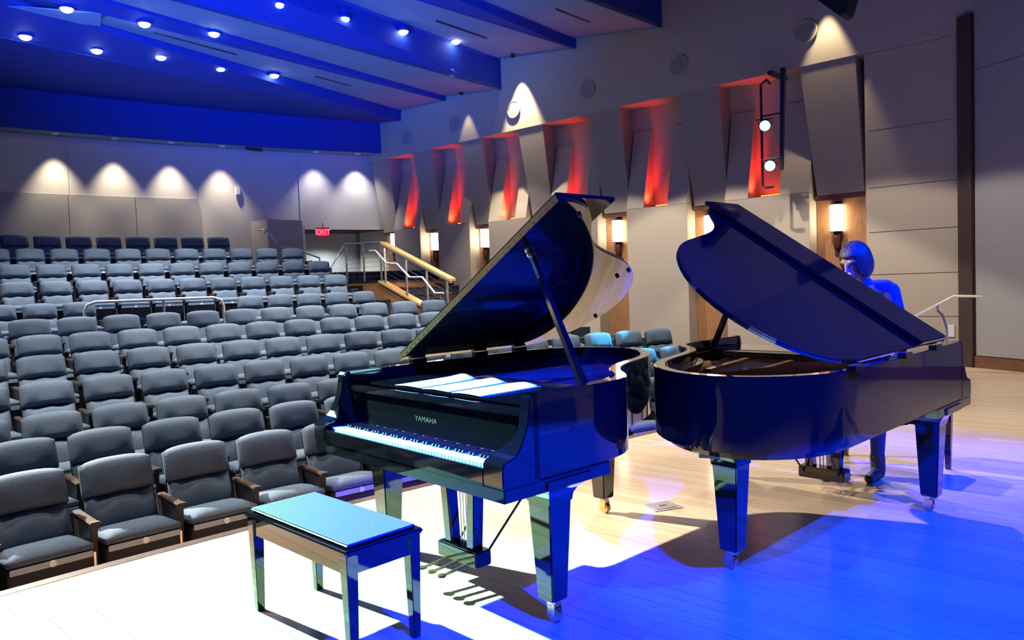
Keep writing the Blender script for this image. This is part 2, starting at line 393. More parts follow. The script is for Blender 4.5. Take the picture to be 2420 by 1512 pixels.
# round wall speakers
SPK = [(4.76, 5.34), (7.08, 5.31), (9.16, 5.29), (11.16, 5.24), (13.05, 5.23), (14.81, 5.21)]
for i, (u, z) in enumerate(SPK):
    t = thing('wall_speaker', 'round flush speaker grille high on side wall, ' + ['nearest the stage', 'second from the stage', 'third from the stage', 'in the bright cone of light', 'fifth from the stage', 'nearest the back wall'][i], 'speaker', W(u, DW-.005, z), RZ, 'round speakers in the upper wall')
    rr = .17
    f = [Vector((rr*cos(2*PI*k/24), .02, rr*sin(2*PI*k/24))) for k in range(24)]
    MB().tube([(0, -.004, 0), (0, .02, 0)], rr, 24).build('grille', M['speaker'], t)
    MB().tube([(rr*1.04*cos(2*PI*k/24), .012, rr*1.04*sin(2*PI*k/24)) for k in range(25)], .014, 6).build('rim', M['wall'], t, smooth=True)
# scallop downlights grazing the upper wall
for i, (u, v, z, half, pw, lab) in enumerate([(10.92, 12.24, 6.27, 27, 1300, 'small ceiling downlight throwing a bright cone on the upper side wall'),
                                         (4.42, 12.27, 6.0, 24, 330, 'small downlight throwing a pale cone on the wall near the stage'),
                                         (12.60, 12.30, 5.82, 24, 90, 'small ceiling downlight throwing a faint cone near the back wall')]):
    t = thing('wall_washer', lab, 'light', W(u, v, z), RZ, 'wall washing downlights')
    MB().lathe([(.05, 0), (.05, .12), (.03, .14)], 12).build('can', M['black'], t)
    MB().box(-.012, .012, -.012, .26 if False else .012, .13, 6.35-z if 6.35-z > .2 else .3).build('stem', M['black'], t)
    l = spot('wall_washer_light', (0, 0, -.01), (0, 0, -1), pw, (1, .82, .52), half, .5, .03); l.parent = t
# return wall beside the stage, curved top corner, dark wood edge trim
e0 = Vector((2.54, 12.49)); dr = Vector((-.888, -.46))
def ret(name, s0, s1, t0, t1, z0, z1, mat_, parent=None, kind=None, bevel=0):
    n = Vector((.46, -.888))   # towards the stage interior
    P = [e0+dr*s0+n*t0, e0+dr*s1+n*t0, e0+dr*s1+n*t1, e0+dr*s0+n*t1]
    return MB().hexa([W(p.x, p.y, z0) for p in P]+[W(p.x, p.y, z1) for p in P]).build(name, mat_, parent, bevel, kind=kind)
wret = ret('wall_stage_side', .05, 8.5, -.3, -.02, -.6, 8.2, M['wall'], kind='structure')
wret['label'] = 'purple grey wall beside the stage'
ret('fabric_panel', .18, 2.2, -.02, .0, .17, 4.2, M['wallgrey'], wret, bevel=.004)
ret('fabric_panel', 2.22, 4.2, -.02, .0, .17, 4.2, M['wallgrey'], wret, bevel=.004)
ret('fabric_panel', .18, 4.2, -.02, .0, 4.21, 7.6, M['wallgrey'], wret, bevel=.004)
ret('edge_trim', -.06, .16, -.30, .05, -.6, 5.0, mat('walnut_edge_trim', (.055, .03, .024), .6, noise=.25, nscale=8, stretch=(1, 1, 8)), wret)
bb = ret('baseboard_right', .16, 8.5, -.02, .02, 0, .16, M['darkwood'], kind='structure')

# ------------------------------------------------------------------ ceiling: tilted cloud panels and blue fascias
ceil = ubox('ceiling', -8, 18.5, -10, 13.2, 8.2, 8.4, M['darkceil'], kind='structure')
ceil['label'] = 'stepped auditorium ceiling with pale tilted panels and blue faces between'
LINES = {'F15b': (5.66, 15.02, .093), 'F15t': (5.92, 14.99, .221), 'F13b': (5.85, 13.33, .091), 'F13t': (5.95, 13.32, .137),
         'F11b': (5.75, 11.51, .055), 'F11t': (6.42, 11.51, .122), 'F9b': (6.16, 9.41, -.033), 'F9t': (6.35, 9.40, .067), 'F7b': (6.08, 7.41, -.056), 'F7t': (7.4, 7.41, -.056)}
def lp(n, v):
    z, u, s = LINES[n]; return W(u + s*(v-DW), v, z)
def lpu(n, v): z, u, s = LINES[n]; return u + s*(v-DW)
VL = 1.0
def slab(name, a, b, mat_, th, dirn, v0=DW, v1=VL):
    """panel between two ceiling lines, with thickness th along dirn"""
    d = Vector(dirn)*th
    P = [lp(a, v0), lp(a, v1), lp(b, v1), lp(b, v0)]
    return MB().hexa(P + [p+d for p in P]).build(name, mat_, ceil)
up = (0, 0, 1); bk = tuple(UX)
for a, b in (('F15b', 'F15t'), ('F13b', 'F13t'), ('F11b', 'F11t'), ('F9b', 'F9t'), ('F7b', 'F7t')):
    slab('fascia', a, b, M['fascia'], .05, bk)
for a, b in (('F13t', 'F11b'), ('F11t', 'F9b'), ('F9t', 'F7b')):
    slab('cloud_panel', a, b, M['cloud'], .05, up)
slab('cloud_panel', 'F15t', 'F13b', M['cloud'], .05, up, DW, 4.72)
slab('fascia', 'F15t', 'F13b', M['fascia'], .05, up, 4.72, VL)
Pq = [W(12.62, 4.61, 5.86), W(13.19, 4.79, 5.86), W(13.72, 3.53, 5.86), W(14.9, .6, 5.86), W(14.4, .4, 5.86), W(13.22, 3.42, 5.86)]
MB().prism([p[:2] for p in Pq], 5.84, 5.862).build('cloud_panel', M['cloud'], ceil)
# slot diffusers in the cloud panels
def on_cloud(a, b, f, v, dz=0):
    p = lp(a, v)*(1-f)+lp(b, v)*f; return p + Vector((0, 0, dz))
for (a, b, f, v0, v1) in (('F15t', 'F13b', .5, 5.6, 7.2), ('F15t', 'F13b', .5, 9.1, 10.1), ('F11t', 'F9b', .45, 9.6, 11.0), ('F9t', 'F7b', .5, 10.6, 11.6)):
    d = UX*.02
    A, B = on_cloud(a, b, f, v0, -.006), on_cloud(a, b, f, v1, -.006)
    t = tag(MB().hexa([A-d, A+d, B+d, B-d, A-d+Vector((0, 0, .02)), A+d+Vector((0, 0, .02)), B+d+Vector((0, 0, .02)), B-d+Vector((0, 0, .02))]).build('ceiling_slot_vent', M['vent']),
            {5.6: 'thin dark air slot in the leftmost pale ceiling panel', 9.1: 'short thin air slot above the back rows of seats', 9.6: 'thin dark air slot in the broad pale ceiling panel', 10.6: 'thin dark air slot in ceiling panel nearest the stage'}[v0], 'vent', 'slot vents in the ceiling')
# back bulkhead (arc) with soffit
def a_of(rr, v): return math.asin((v-CV)/rr)
RB = 32.72
n = 60; a0, a1 = R(-24), a_of(RB, 12.55)
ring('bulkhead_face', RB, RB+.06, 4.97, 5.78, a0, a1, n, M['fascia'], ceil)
ring('bulkhead_soffit', RB+.02, 33.4, 4.97, 5.02, a0, a_of(33, 12.6), n, M['cloud'], ceil)
vs = []; fs = []
for k in range(40):
    v = -6 + (DW+6)*k/39
    ub = CU + math.sqrt(RB*RB-(v-CV)**2)
    vs += [lp('F15b', v), W(ub+.02, v, 5.76), lp('F15b', v)+Vector((0, 0, .04)), W(ub+.02, v, 5.80)]
    if k: q = 4*(k-1); fs += [(q, q+4, q+5, q+1), (q+2, q+3, q+7, q+6)]
mk('rear_ceiling', vs, fs, M['fascia'], ceil)

# ------------------------------------------------------------------ back wall
RW = 33.3
wb = ring('wall_back', RW, RW+.2, 1.0, 5.6, R(-24), a_of(RW, 10.75), 50, M['backwall'], kind='structure')
wb['label'] = 'curved pale back wall of the auditorium'
ring('panel_above_entry', RW-.02, RW+.2, 3.02, 5.6, a_of(RW, 10.75), a_of(RW, 13.0), 14, M['backwall'], wb)
ring('entry_ceiling', RW, RW+1.9, 3.02, 3.12, a_of(RW, 10.6), a_of(RW, 13.1), 10, M['darkceil'], wb)
ring('entry_wall', RW+1.4, RW+1.5, 1.0, 3.1, a_of(RW, 10.2), a_of(RW, 13.4), 12, M['wallgrey'], wb)
ubox('entry_side', 16.9, 18.7, 10.55, 10.75, 1.0, 3.1, M['wallgrey'], wb)
for k in range(9):     # grey acoustic panels behind the last row
    va, vb = 8.38-1.32*(k+1), 8.38-1.32*k
    ring('acoustic_panel', RW-.05, RW, 1.8, 3.71, a_of(RW, va+.006), a_of(RW, vb-.006), 6, M['wallgrey'], wb)
for k in range(5):     # upper pale boards
    va, vb = 8.38-2.6*(k+1), 8.38-2.6*k
    ring('wall_board', RW-.02, RW, 3.72, 4.96, a_of(RW, va+.004), a_of(RW, vb-.004), 8, M['backwall'], wb)

# house downlights
HL = [(10.97, 6.69, 6.04), (11.03, 8.0, 6.135), (11.13, 9.41, 6.25), (11.25, 10.88, 6.40), (12.68, 4.14, 5.82), (12.64, 5.26, 5.84), (12.54, 6.38, 5.90),
      (14.02, 3.94, 5.69), (14.09, 5.03, 5.705), (13.945, 6.06, 5.76), (14.01, 7.22, 5.785), (14.02, 8.38, 5.86)]
def light_proto():
    t = thing('ceiling_downlight', '', 'light', (0, 0, 0), RZ, 'house downlights in the ceiling')
    MB().lathe([(.092, .0), (.105, .0), (.105, .05), (.06, .07)], 16).build('can', M['fascia'], t)
    MB().lathe([(.0, -.055), (.045, -.048), (.075, -.03), (.09, 0), (.09, .008), (.0, .010)], 16).build('lens', M['lamp'], t)
    MB().lathe([(.03, .06), (.03, .2)], 8).build('stem', M['fascia'], t)
    return t
lpz = light_proto()
lab = ['leftmost of the bright ceiling lights nearest the stage', 'second from left of the bright ceiling lights nearest the stage', 'third from left of the bright ceiling lights nearest the stage', 'rightmost of the bright ceiling lights nearest the stage',
       'leftmost bright light of the middle ceiling row', 'second bright light of the middle ceiling row', 'third bright light of the middle ceiling row',
       'leftmost bright light of the rear ceiling row', 'second bright light of the rear ceiling row', 'third bright light of the rear ceiling row', 'fourth bright light of the rear ceiling row', 'rightmost bright light of the rear ceiling row']
for i, (u, v, z) in enumerate(HL):
    t = lpz if i == 0 else copy_tree(lpz)
    t.location = W(u, v, z); t['label'] = lab[i]
    l = spot('downlight_beam', (0, 0, min(-.06, 5.58-z)), (0, 0, -9), 230, (1, .94, .86), 38, .12, .06); l.parent = t
# small lights under the back bulkhead that scallop the back wall
BL = [(-9.537, 16.173), (-8.621, 16.858), (-7.684, 17.54), (-6.769, 18.204), (-4.971, 19.642), (-4.07, 20.291)]
for i, (x, y) in enumerate(BL):
    dx, dy = x-CX, y-CY; k = 32.97/math.hypot(dx, dy)
    t = thing('back_wall_downlight', 'small downlight under the rear bulkhead, ' + ORD[i] + ' from left', 'light', (CX+dx*k, CY+dy*k, 4.955), 0, 'small lights along the rear bulkhead')
    MB().lathe([(.0, .0), (.06, .0), (.06, .012), (0, .012)], 14).build('lens', M['lamp'], t)
    MB().lathe([(.062, -.004), (.075, -.004), (.075, .02), (.062, .02)], 14).build('trim_ring', M['white'], t)
    l = spot('scallop_light', (0, 0, -.02), (0, 0, -1), 330 if i < 4 else (150, 240)[i-4], (1, .88, .64) if i < 4 else (1, .97, .92), 35 if i < 4 else 42, .8, .05); l.parent = t
for i in range(2):
    a = R(141.5+4.6*i)
    spot('scallop_light', (CX+32.97*cos(a), CY+32.97*sin(a), 4.93), (CX+32.97*cos(a), CY+32.97*sin(a), 0), 330, (1, .88, .64), 35, .8, .05)
# dark box on the bulkhead soffit
tag(MB().hexa(uvbox(17.02, 17.12, 9.35, 9.75, 4.90, 4.968)).build('ceiling_sensor', M['vent']), 'flat dark box under the rear bulkhead, between the small lights', 'sensor')
p = W(17.40, 9.29, 3.97)
tag(MB().hexa(uvbox(17.44, 17.50, 9.22, 9.34, 3.86, 4.04)).build('wall_device', M['white'], bevel=.01), 'small white box on the pale back wall', 'wall device')

# exit sign
def text_mesh(txt, size, depth, name):
    cu = bpy.data.curves.new(name, 'FONT'); cu.body = txt; cu.size = size; cu.extrude = depth; cu.align_x = 'CENTER'; cu.align_y = 'CENTER'
    o = bpy.data.objects.new(name, cu); COL.objects.link(o)
    dg = bpy.context.evaluated_depsgraph_get(); dg.update()
    me = bpy.data.meshes.new_from_object(o.evaluated_get(dg)); me.name = name
    bpy.data.objects.remove(o)
    return me
t = thing('exit_sign', 'red lit EXIT sign hanging in the rear doorway', 'exit sign', W(16.6, 11.08, 2.80), R(20), None)
MB().box(-.16, .16, -.03, .03, .0, .24).build('housing', M['black'], t, .006)
fc = MB().box(-.145, .145, -.036, -.029, .02, .22).build('face', M['exitface'], t)
me = text_mesh('EXIT', .19, .004, 'exit_letters')
o = mko('letters', me, M['exitletter'], fc); o.rotation_euler = (R(90), 0, 0); o.location = (0, -.041, .12)
MB().box(-.008, .008, -.008, .008, .24, .36).build('stem', M['black'], t)

spot('entry_fill', W(17.3, 11.7, 2.98), W(17.3, 11.7, 0), 260, (.8, .93, 1), 68, .6, .05)  # unseen fill added to brighten the dark entry wall
# low partition at the rear stairs
t = thing('rear_partition', 'low grey partition block at the rear stairs beside exit sign', 'partition', W(16.45, 9.85, 1.5), RZ)
MB().box(-.05, .75, -.52, .42, 0, 1.68).build('block', M['wallgrey'], t, .008)
tr = thing('rear_handrail', 'short metal handrail on the rear partition', 'handrail', W(16.2, 9.6, 2.2), RZ)
MB().tube([(.35, .35, .72), (.1, .28, .72), (-.06, .12, .42), (-.08, .1, .3), (-.10, -.25, .28), (-.55, -.72, .02), (-.55, -.72, -.35)], .019, 8).build('rail', M['steel'], tr, smooth=True)
MB().tube([(.1, .28, .70), (.14, .32, .62)], .012, 6).build('bracket', M['steel'], tr)

# ------------------------------------------------------------------ rear platform, guard rail and aisle stair
plat = MB().hexa(uvbox(13.55, 16.9, 10.45, 12.85, -.2, 1.60)).build('floor_landing', M['niche'], kind='structure')
plat['label'] = 'wood sided landing by the rear doorway'
ubox('landing_top', 13.52, 16.9, 10.43, 12.85, 1.60, 1.615, M['armwood'], plat)
stair = MB().hexa(uvbox(13.40, 13.56, 10.62, 12.8, -.2, 1.44)).build('floor_stair', M['carpet'], kind='structure')
stair['label'] = 'side aisle stair down from the landing'
for k in range(1, 8):
    u1 = 13.55 - .36*(k-1); z1 = 1.60 - .155*k
    ubox('step', u1-.36, u1, 10.62, 12.8, -.5, z1, M['carpet'], stair)
    ubox('step_edge', u1-.37, u1-.32, 10.62, 12.8, z1-.03, z1+.004, M['armwood'], stair)
# sloping side wall with wood cap
MB().hexa([W(11.0, 10.45, -.5), W(13.55, 10.45, -.5), W(13.55, 10.6, -.5), W(11.0, 10.6, -.5), W(11.0, 10.45, .58), W(13.55, 10.45, 1.57), W(13.55, 10.6, 1.57), W(11.0, 10.6, .58)]).build('stair_side', M['niche'], stair)
MB().hexa([W(11.0, 10.42, .58), W(13.55, 10.42, 1.57), W(13.55, 10.63, 1.57), W(11.0, 10.63, .58), W(11.0, 10.42, .63), W(13.55, 10.42, 1.62), W(13.55, 10.63, 1.62), W(11.0, 10.63, .63)]).build('stair_cap', M['yellowwood'], stair)
g = thing('stair_guard', 'steel guard with yellow wooden top rail beside the aisle stair', 'guard rail', W(12.3, 10.5, .9), RZ)
def L_(u, v, z): return (u-12.3, -(v-10.5), z-.9)
def lhex(name, pts, m, parent): return MB().hexa(pts).build(name, m, parent)
A, B = (11.23, 1.575), (13.42, 2.455)
lhex('top_rail', [L_(A[0], 10.42, A[1]-.035), L_(B[0], 10.42, B[1]-.035), L_(B[0], 10.60, B[1]-.035), L_(A[0], 10.60, A[1]-.035), L_(A[0], 10.42, A[1]+.015), L_(B[0], 10.42, B[1]+.015), L_(B[0], 10.60, B[1]+.015), L_(A[0], 10.60, A[1]+.015)], M['yellowwood'], g)
lhex('under_rail', [L_(A[0], 10.44, A[1]-.08), L_(B[0], 10.44, B[1]-.08), L_(B[0], 10.5, B[1]-.08), L_(A[0], 10.5, A[1]-.08), L_(A[0], 10.44, A[1]-.036), L_(B[0], 10.44, B[1]-.036), L_(B[0], 10.5, B[1]-.036), L_(A[0], 10.5, A[1]-.036)], M['steel'], g)
for f in (.06, .34, .64, .97):
    u = A[0]+(B[0]-A[0])*f; z = A[1]+(B[1]-A[1])*f
    zl = .60+(u-11.0)*.388
    MB().box(u-12.3-.013, u-12.3+.013, -.0, .045, zl-.9, z-.95).build('post', M['steel'], g)
for k in range(1, 7):
    dz = -.08 - .11*k
    MB().tube([L_(A[0], 10.47, A[1]+dz), L_(B[0], 10.47, B[1]+dz)], .004, 5).build('wire', M['steel'], g)
zz_ = [(13.74, 2.286), (13.51, 2.273), (13.15, 1.984), (12.79, 1.955), (12.39, 1.653), (11.98, 1.64), (11.61, 1.30), (11.35, 1.30)]
h = thing('stair_handrail', 'pale zigzag metal handrail in front of the stair guard', 'handrail', W(12.3, 10.36, .9), RZ)
MB().tube([(u-12.3, 0, z-.9) for u, z in zz_], .022, 8).build('rail', M['palemetal'], h)
for u, z in ((13.42, 2.17), (12.7, 1.88), (11.9, 1.56), (11.45, 1.26)):
    MB().tube([(u-12.3, 0, z-.9), (u-12.3, -.02, z-.98), (u-12.3, -.10, z-.98)], .010, 6).build('bracket', M['steel'], h)
g2 = thing('landing_guard', 'dark framed wire guard rail around the rear landing', 'guard rail', W(14.2, 10.5, 1.61), RZ)
def L2(u, v, z): return (u-14.2, -(v-10.5), z-1.61)
MB().tube([L2(13.46, 10.5, 2.46), L2(14.85, 10.5, 2.50), L2(14.85, 10.06, 1.95)], .024, 8).build('top_rail', M['darksteel'], g2)
for u, v, zt in ((13.52, 10.5, 2.45), (14.15, 10.5, 2.47), (14.82, 10.5, 2.49)):
    MB().box(u-14.2-.012, u-14.2+.012, -.018, .018, 0, zt-1.61).build('post', M['darksteel'], g2)
MB().box(14.85-14.2-.018, 14.85-14.2+.018, .40, .436, -.6, .34).build('post', M['darksteel'], g2)
for k in range(1, 8):
    z = 1.61+.105*k
    MB().tube([L2(13.52, 10.5, z), L2(14.84, 10.5, z), L2(14.85, 10.06, z-.5)], .0035, 5).build('wire', M['steel'], g2)

# ------------------------------------------------------------------ auditorium seats
def cushion(w, h, t, arch=.0, wave=.0, nx=11, ny=8, base=.02, peak=.5, tuft=0):
    """padded panel in the xz plane, front towards -y; peak = height fraction of the fullest part"""
    vs = []; fs = []
    def P(i, j, front):
        a = -1+2*i/(nx-1); g = j/(ny-1)
        b = -1+2*(g**(math.log(.5)/math.log(peak)))
        x = a*w/2*(1-.02*g*g); z = h*g
        if arch: z += arch*(1-abs(a)**2.5)*g*g - (.012*abs(a)**8 if j == ny-1 else 0)
        if wave: z += wave*(cos(a*PI*2.2)*.5)*max(0, (g-.5)*2)
        th = t*math.sqrt(max(0, (1-abs(a)**6)*(1-abs(b)**4)))
        if tuft: th *= 1-tuft*math.exp(-((abs(a)-.62)/.16)**2-((g-(.1 if tuft > .35 else .85))/.22)**2)
        return (x, -base-th if front else 0, z)
    for j in range(ny):
        for i in range(nx): vs.append(P(i, j, True))
    n = nx*ny
    for j in range(ny):
        for i in range(nx): vs.append(P(i, j, False))
    for j in range(ny-1):
        for i in range(nx-1):
            q = j*nx+i
            fs += [(q, q+1, q+nx+1, q+nx), (n+q, n+q+nx, n+q+nx+1, n+q+1)]
    rim = [i for i in range(nx)]+[j*nx+nx-1 for j in range(1, ny)]+[(ny-1)*nx+i for i in range(nx-2, -1, -1)]+[j*nx for j in range(ny-2, 0, -1)]
    for k in range(len(rim)):
        a, b = rim[k], rim[(k+1) % len(rim)]; fs.append((b, a, n+a, n+b))
    return vs, fs
TB = math.atan2(.15, .45)
def seat_parts(root, back=True, right_arm=False):
    if back:
        v, f = cushion(.475, .232, .078, .026, nx=13, ny=10, peak=.42, tuft=.4)
        c = mk('back_cushion', v, f, M['fabric'], root, True); c.rotation_euler = (-TB, 0, 0); c.location = (0, -.071, .653)
        v, f = cushion(.465, .268, .092, 0, .020, nx=13, ny=9, peak=.36, tuft=.3)
        c = mk('lumbar_cushion', v, f, M['fabric'], root, True); c.rotation_euler = (-TB, 0, 0); c.location = (0, -.150, .395)
        b = MB().box(-.235, .235, .0, .022, .34, .845)
        for q in b.v: q.y += (q.z-.845)*.33
        b.build('back_shell', M['shell'], root, .01)
    v, f = cushion(.475, .43, .05, 0, 0, nx=9, ny=8, base=.035)
    c = mk('seat_cushion', v, f, M['fabric'], root, True)      # lies: local z -> forward (-y), front (-y) -> up
    c.rotation_euler = (R(90-9), 0, 0); c.location = (0, -.155, .385)
    c.rotation_euler = (R(90+9), R(0), 0)
    # build pan under it
    c.scale = (1, -1, 1)
    c.rotation_euler = (R(90-8), 0, 0)
    p = MB().hexa([(-.225, -.50, .20), (.225, -.50, .20), (.225, -.17, .26), (-.225, -.17, .26), (-.232, -.58, .435), (.232, -.58, .435), (.232, -.16, .385), (-.232, -.16, .385)]).build('seat_pan', M['pan'], root, .01)
    s = MB().hexa([(-.225, -.586, .398), (.225, -.586, .398), (.225, -.57, .398), (-.225, -.57, .398), (-.225, -.590, .436), (.225, -.590, .436), (.225, -.575, .436), (-.225, -.575, .436)]).build('edge_strip', M['strip'], p)
    n = MB().tube([(0, -.594, .418), (0, -.586, .418)], .021, 12).build('number_plate', M['plate'], p)
    for sx in ((-1, 1) if right_arm else (-1,)):
        x = .28*sx
        st = MB().hexa([(x-.022, -.42, 0), (x+.022, -.42, 0), (x+.022, -.06, 0), (x-.022, -.06, 0), (x-.022, -.50, .565), (x+.022, -.50, .565), (x+.022, -.10, .565), (x-.022, -.10, .565)]).build('standard', M['standard'], root, .006)
        MB().box(x-.007, x+.007, -.475, -.462, .08, .5).build('post', M['steel'], st)
        ar = MB().hexa([(x-.030, -.50, .568), (x+.030, -.50, .568), (x+.026, -.08, .568), (x-.026, -.08, .568), (x-.030, -.50, .592), (x+.030, -.50, .592), (x+.026, -.08, .592), (x-.026, -.08, .592)]).build('armrest', M['armwood'], root, .006)
        MB().hexa([(x-.032, -.535, .560), (x+.032, -.535, .560), (x+.032, -.495, .560), (x-.032, -.495, .560), (x-.032, -.53, .594), (x+.032, -.53, .594), (x+.032, -.495, .596), (x-.032, -.495, .596)]).build('arm_tip', M['shell'], ar, .006)
GRP = 'grey auditorium seats in curved rows'
p_seat = thing('auditorium_seat', '', 'seat', (0, 0, 0), 0, GRP); seat_parts(p_seat, True, False)
p_end = thing('auditorium_seat', '', 'seat', (0, 0, 0), 0, GRP); seat_parts(p_end, True, True)
p_low = thing('folded_seat', '', 'seat', (0, 0, 0), 0, 'seats with folded backs behind the curved rail'); seat_parts(p_low, False, False)
protos = {'n': [p_seat, False], 'e': [p_end, False], 'l': [p_low, False]}
def project(p):
    d = p - Vector((0, 0, CH)); z = d.dot(fw)
    return 1210+1782.9*d.dot(rv)/z, 756-1782.9*d.dot(uv_)/z
rown = ['front row', 'second row from the stage', 'third row from the stage', 'fourth row from the stage', 'fifth row from the stage', 'sixth row from the stage', 'row just below the curved rail', 'row level with the curved rail', 'row just above the curved rail', 'third row from the back wall', 'second row from the back wall', 'last row against the back wall']
SP = .56
for i in range(12):
    rr, n = ROWR[i], ROWN[i]
    kmax = {11: n-1, 10: n-1, 9: n-1, 8: n-1, 7: n+1}.get(i, 40)
    cnt = 0; lst = []
    for k in range(-14, kmax+1):
        a = ROWPH[i] - (k-(n-1)/2)*SP/rr
        top = Vector((CX+rr*cos(a), CY+rr*sin(a), ROWZ[i]))
        v = top.dot(VX)
        vlim = 9.95 if i >= 4 else [8.3, 9.6, 10.7, 10.7][i]
        if v > vlim: break
        px, py = project(top)
        a2 = a - SP/rr; px2 = project(Vector((CX+rr*cos(a2), CY+rr*sin(a2), ROWZ[i])))[0]
        if px + 2.45*(px2-px) < 0: continue          # two seats past the picture edge, no more
        lst.append((k, a, top, px, px + .45*(px2-px) < 0))
    outside = sum(1 for q in lst if q[4])
    for j, (k, a, top, px, off) in enumerate(lst):
        kind = 'n'
        if j == len(lst)-1: kind = 'e'
        if i == 7 and 2 <= k <= 5: kind = 'l'
        pr = protos[kind]
        o = pr[0] if not pr[1] else copy_tree(pr[0]); pr[1] = True
        o.location = (top.x, top.y, FZ[i]); o.rotation_euler = (0, 0, a-PI/2)
        if kind == 'l':
            o['label'] = 'dark seat with its back folded away behind curved rail, ' + ORD[k-2] + ' from left'
        elif off:
            o['label'] = 'grey seat ' + ORD[outside-1-j] + ' past the left picture edge, in the ' + rown[i]
        elif px > 1330:
            o['label'] = 'grey seat behind the pianos, ' + ORD[len(lst)-1-j] + ' from right end, ' + rown[i]
        else:
            o['label'] = 'grey auditorium seat, ' + ORD[j-outside] + ' from left, in the ' + rown[i]
for pr in protos.values():
    if not pr[1]:
        print('unused prototype')

# curved rail in front of the folded seats
def arc_world(rr, px_a, px_b, z, n): return [Vector((CX+rr*cos(px_a+(px_b-px_a)*k/(n-1)), CY+rr*sin(px_a+(px_b-px_a)*k/(n-1)), z)) for k in range(n)]
aa, ab = math.atan2(11.747-CY, -6.47-CX), math.atan2(12.856-CY, -5.06-CX)
P = arc_world(27.6, aa, ab, 1.385, 10); mid = P[5]
base = Vector((mid.x, mid.y, .30))
rail = thing('curved_rail', 'pale metal rail with rounded ends in front of the folded seats', 'handrail', base)
e1 = [Vector((P[0].x-.12, P[0].y-.10, .30)), Vector((P[0].x-.12, P[0].y-.10, 1.24)), Vector((P[0].x-.09, P[0].y-.075, 1.34))]
e2 = [Vector((P[-1].x+.09, P[-1].y+.075, 1.34)), Vector((P[-1].x+.12, P[-1].y+.10, 1.24)), Vector((P[-1].x+.12, P[-1].y+.10, .30))]
MB().tube([q-base for q in e1+P+e2], .024, 10).build('tube', M['palemetal'], rail, smooth=True)
MB().tube([Vector((mid.x, mid.y, .3))-base, mid-base], .02, 8).build('post', M['steel'], rail)

# ------------------------------------------------------------------ lighting ladder on the side wall with two cyan stage lights
t = thing('lighting_ladder', 'black pipe lighting ladder hung in front of the wall slot', 'pipe frame', W(5.1, 11.95, 2.85), RZ)
MB().tube([(.10, -.12, 1.68), (.10, 0, 1.72), (.20, 0, 1.66), (.20, 0, .03), (.14, 0, 0), (.02, 0, 0)], .022, 8).build('pipe', M['black'], t)
MB().hexa([(-.14, -.03, .25), (-.10, -.03, .25), (-.10, .03, .25), (-.14, .03, .25), (-.22, -.03, 1.85), (-.14, -.03, 1.85), (-.14, .03, 1.85), (-.22, .03, 1.85)]).build('mast', M['black'], t)
MB().tube([(.2, 0, 1.15), (-.16, 0, 1.15)], .015, 8).build('crossbar', M['black'], t)
MB().tube([(.2, 0, .45), (-.13, 0, .45)], .015, 8).build('crossbar', M['black'], t)
MB().box(-.02, .06, -1.0+.45, .05, 1.78, 1.84).build('wall_arm', M['black'], t)
for i, (u, z) in enumerate([(5.20, 3.83), (5.13, 3.18)]):
    t = thing('stage_light', ['upper', 'lower'][i] + ' black stage light with glowing cyan lens on the wall ladder', 'stage light', W(u, 11.86, z), 0, 'cyan side lights')
    d = (Vector((.4, 3.8, .6)) - t.location).normalized(); q = d.to_track_quat('Z', 'Y')
    body = MB().lathe([(.05, -.26), (.075, -.22), (.08, -.05), (.095, 0), (.095, .03)], 16); body.v = [q @ p for p in body.v]
    body.build('body', M['black'], t)
    ln = MB().lathe([(0, .026), (.07, .026), (.082, .034), (.07, .044), (0, .05)], 16); ln.v = [q @ p for p in ln.v]
    ln.build('lens', M['cyanlens'], t)
    MB().tube([q @ Vector((-.1, 0, -.08)), q @ Vector((-.13, 0, .0))+Vector((0, 0, .10)), q @ Vector((.13, 0, 0))+Vector((0, 0, .10)), q @ Vector((.1, 0, -.08))], .010, 6).build('yoke', M['black'], t)
    spot('stage_light_beam', t.location+d*.08, (Vector((1.35, 11.65, .5)) if i else Vector((1.95, 10.95, .35))), 6500, (.02, .62, 1), 4.2, .5, .04)
# hanging dark cabinet in the top right corner
t = thing('hanging_cabinet', 'black angled loudspeaker cabinet hanging at the top edge above the pianist', 'speaker', W(3.66, 11.0, 4.95), RZ)
MB().hexa([(-.06, -.16, .0), (.02, -.16, -.02), (.02, .16, -.02), (-.06, .16, 0), (-.28, -.18, .62), (.44, -.18, .40), (.44, .18, .40), (-.28, .18, .62)]).build('cabinet', M['black'], t, .01)
MB().box(.05, .08, -.02, .02, .45, 2.6).build('hanger', M['black'], t)

# handrail at the stage side steps, wall plate, floor pocket
t = thing('stage_handrail', 'slim metal handrail going down from the stage by the side wall', 'handrail', W(2.5, 11.5, 0), RZ)
MB().tube([(-.38, 0, 1.05), (-.04, 0, 1.06), (.55, 0, .72), (1.15, 0, .38)], .02, 8).build('rail', M['steel'], t)
MB().tube([(.16, 0, .93), (.16, 0, .86), (.10, 0, .80), (.05, 0, .62), (.05, 0, 0)], .017, 8).build('post', M['steel'], t)
MB().tube([(.95, 0, .48), (.95, 0, -.55)], .017, 8).build('post', M['steel'], t)
tag(MB().hexa(uvbox(2.68, 2.80, DW+.05, DW+.064, .42, .60)).build('wall_plate', M['white'], bevel=.004), 'pale wall plate on the panel below the stage handrail', 'wall plate')
tag(MB().hexa(uvbox(8.80, 8.98, 12.845, 12.858, .16, .30)).build('outlet_plate', M['wall'], bevel=.004), 'small outlet plate low on the wood niche between the pianos', 'outlet')
t = thing('floor_pocket', 'square metal floor pocket set into the stage between the pianos', 'floor box', (.905, 4.70, 0), R(20))
MB().box(-.10, .10, -.085, .085, .0005, .004).build('frame', M['steel'], t, .001)
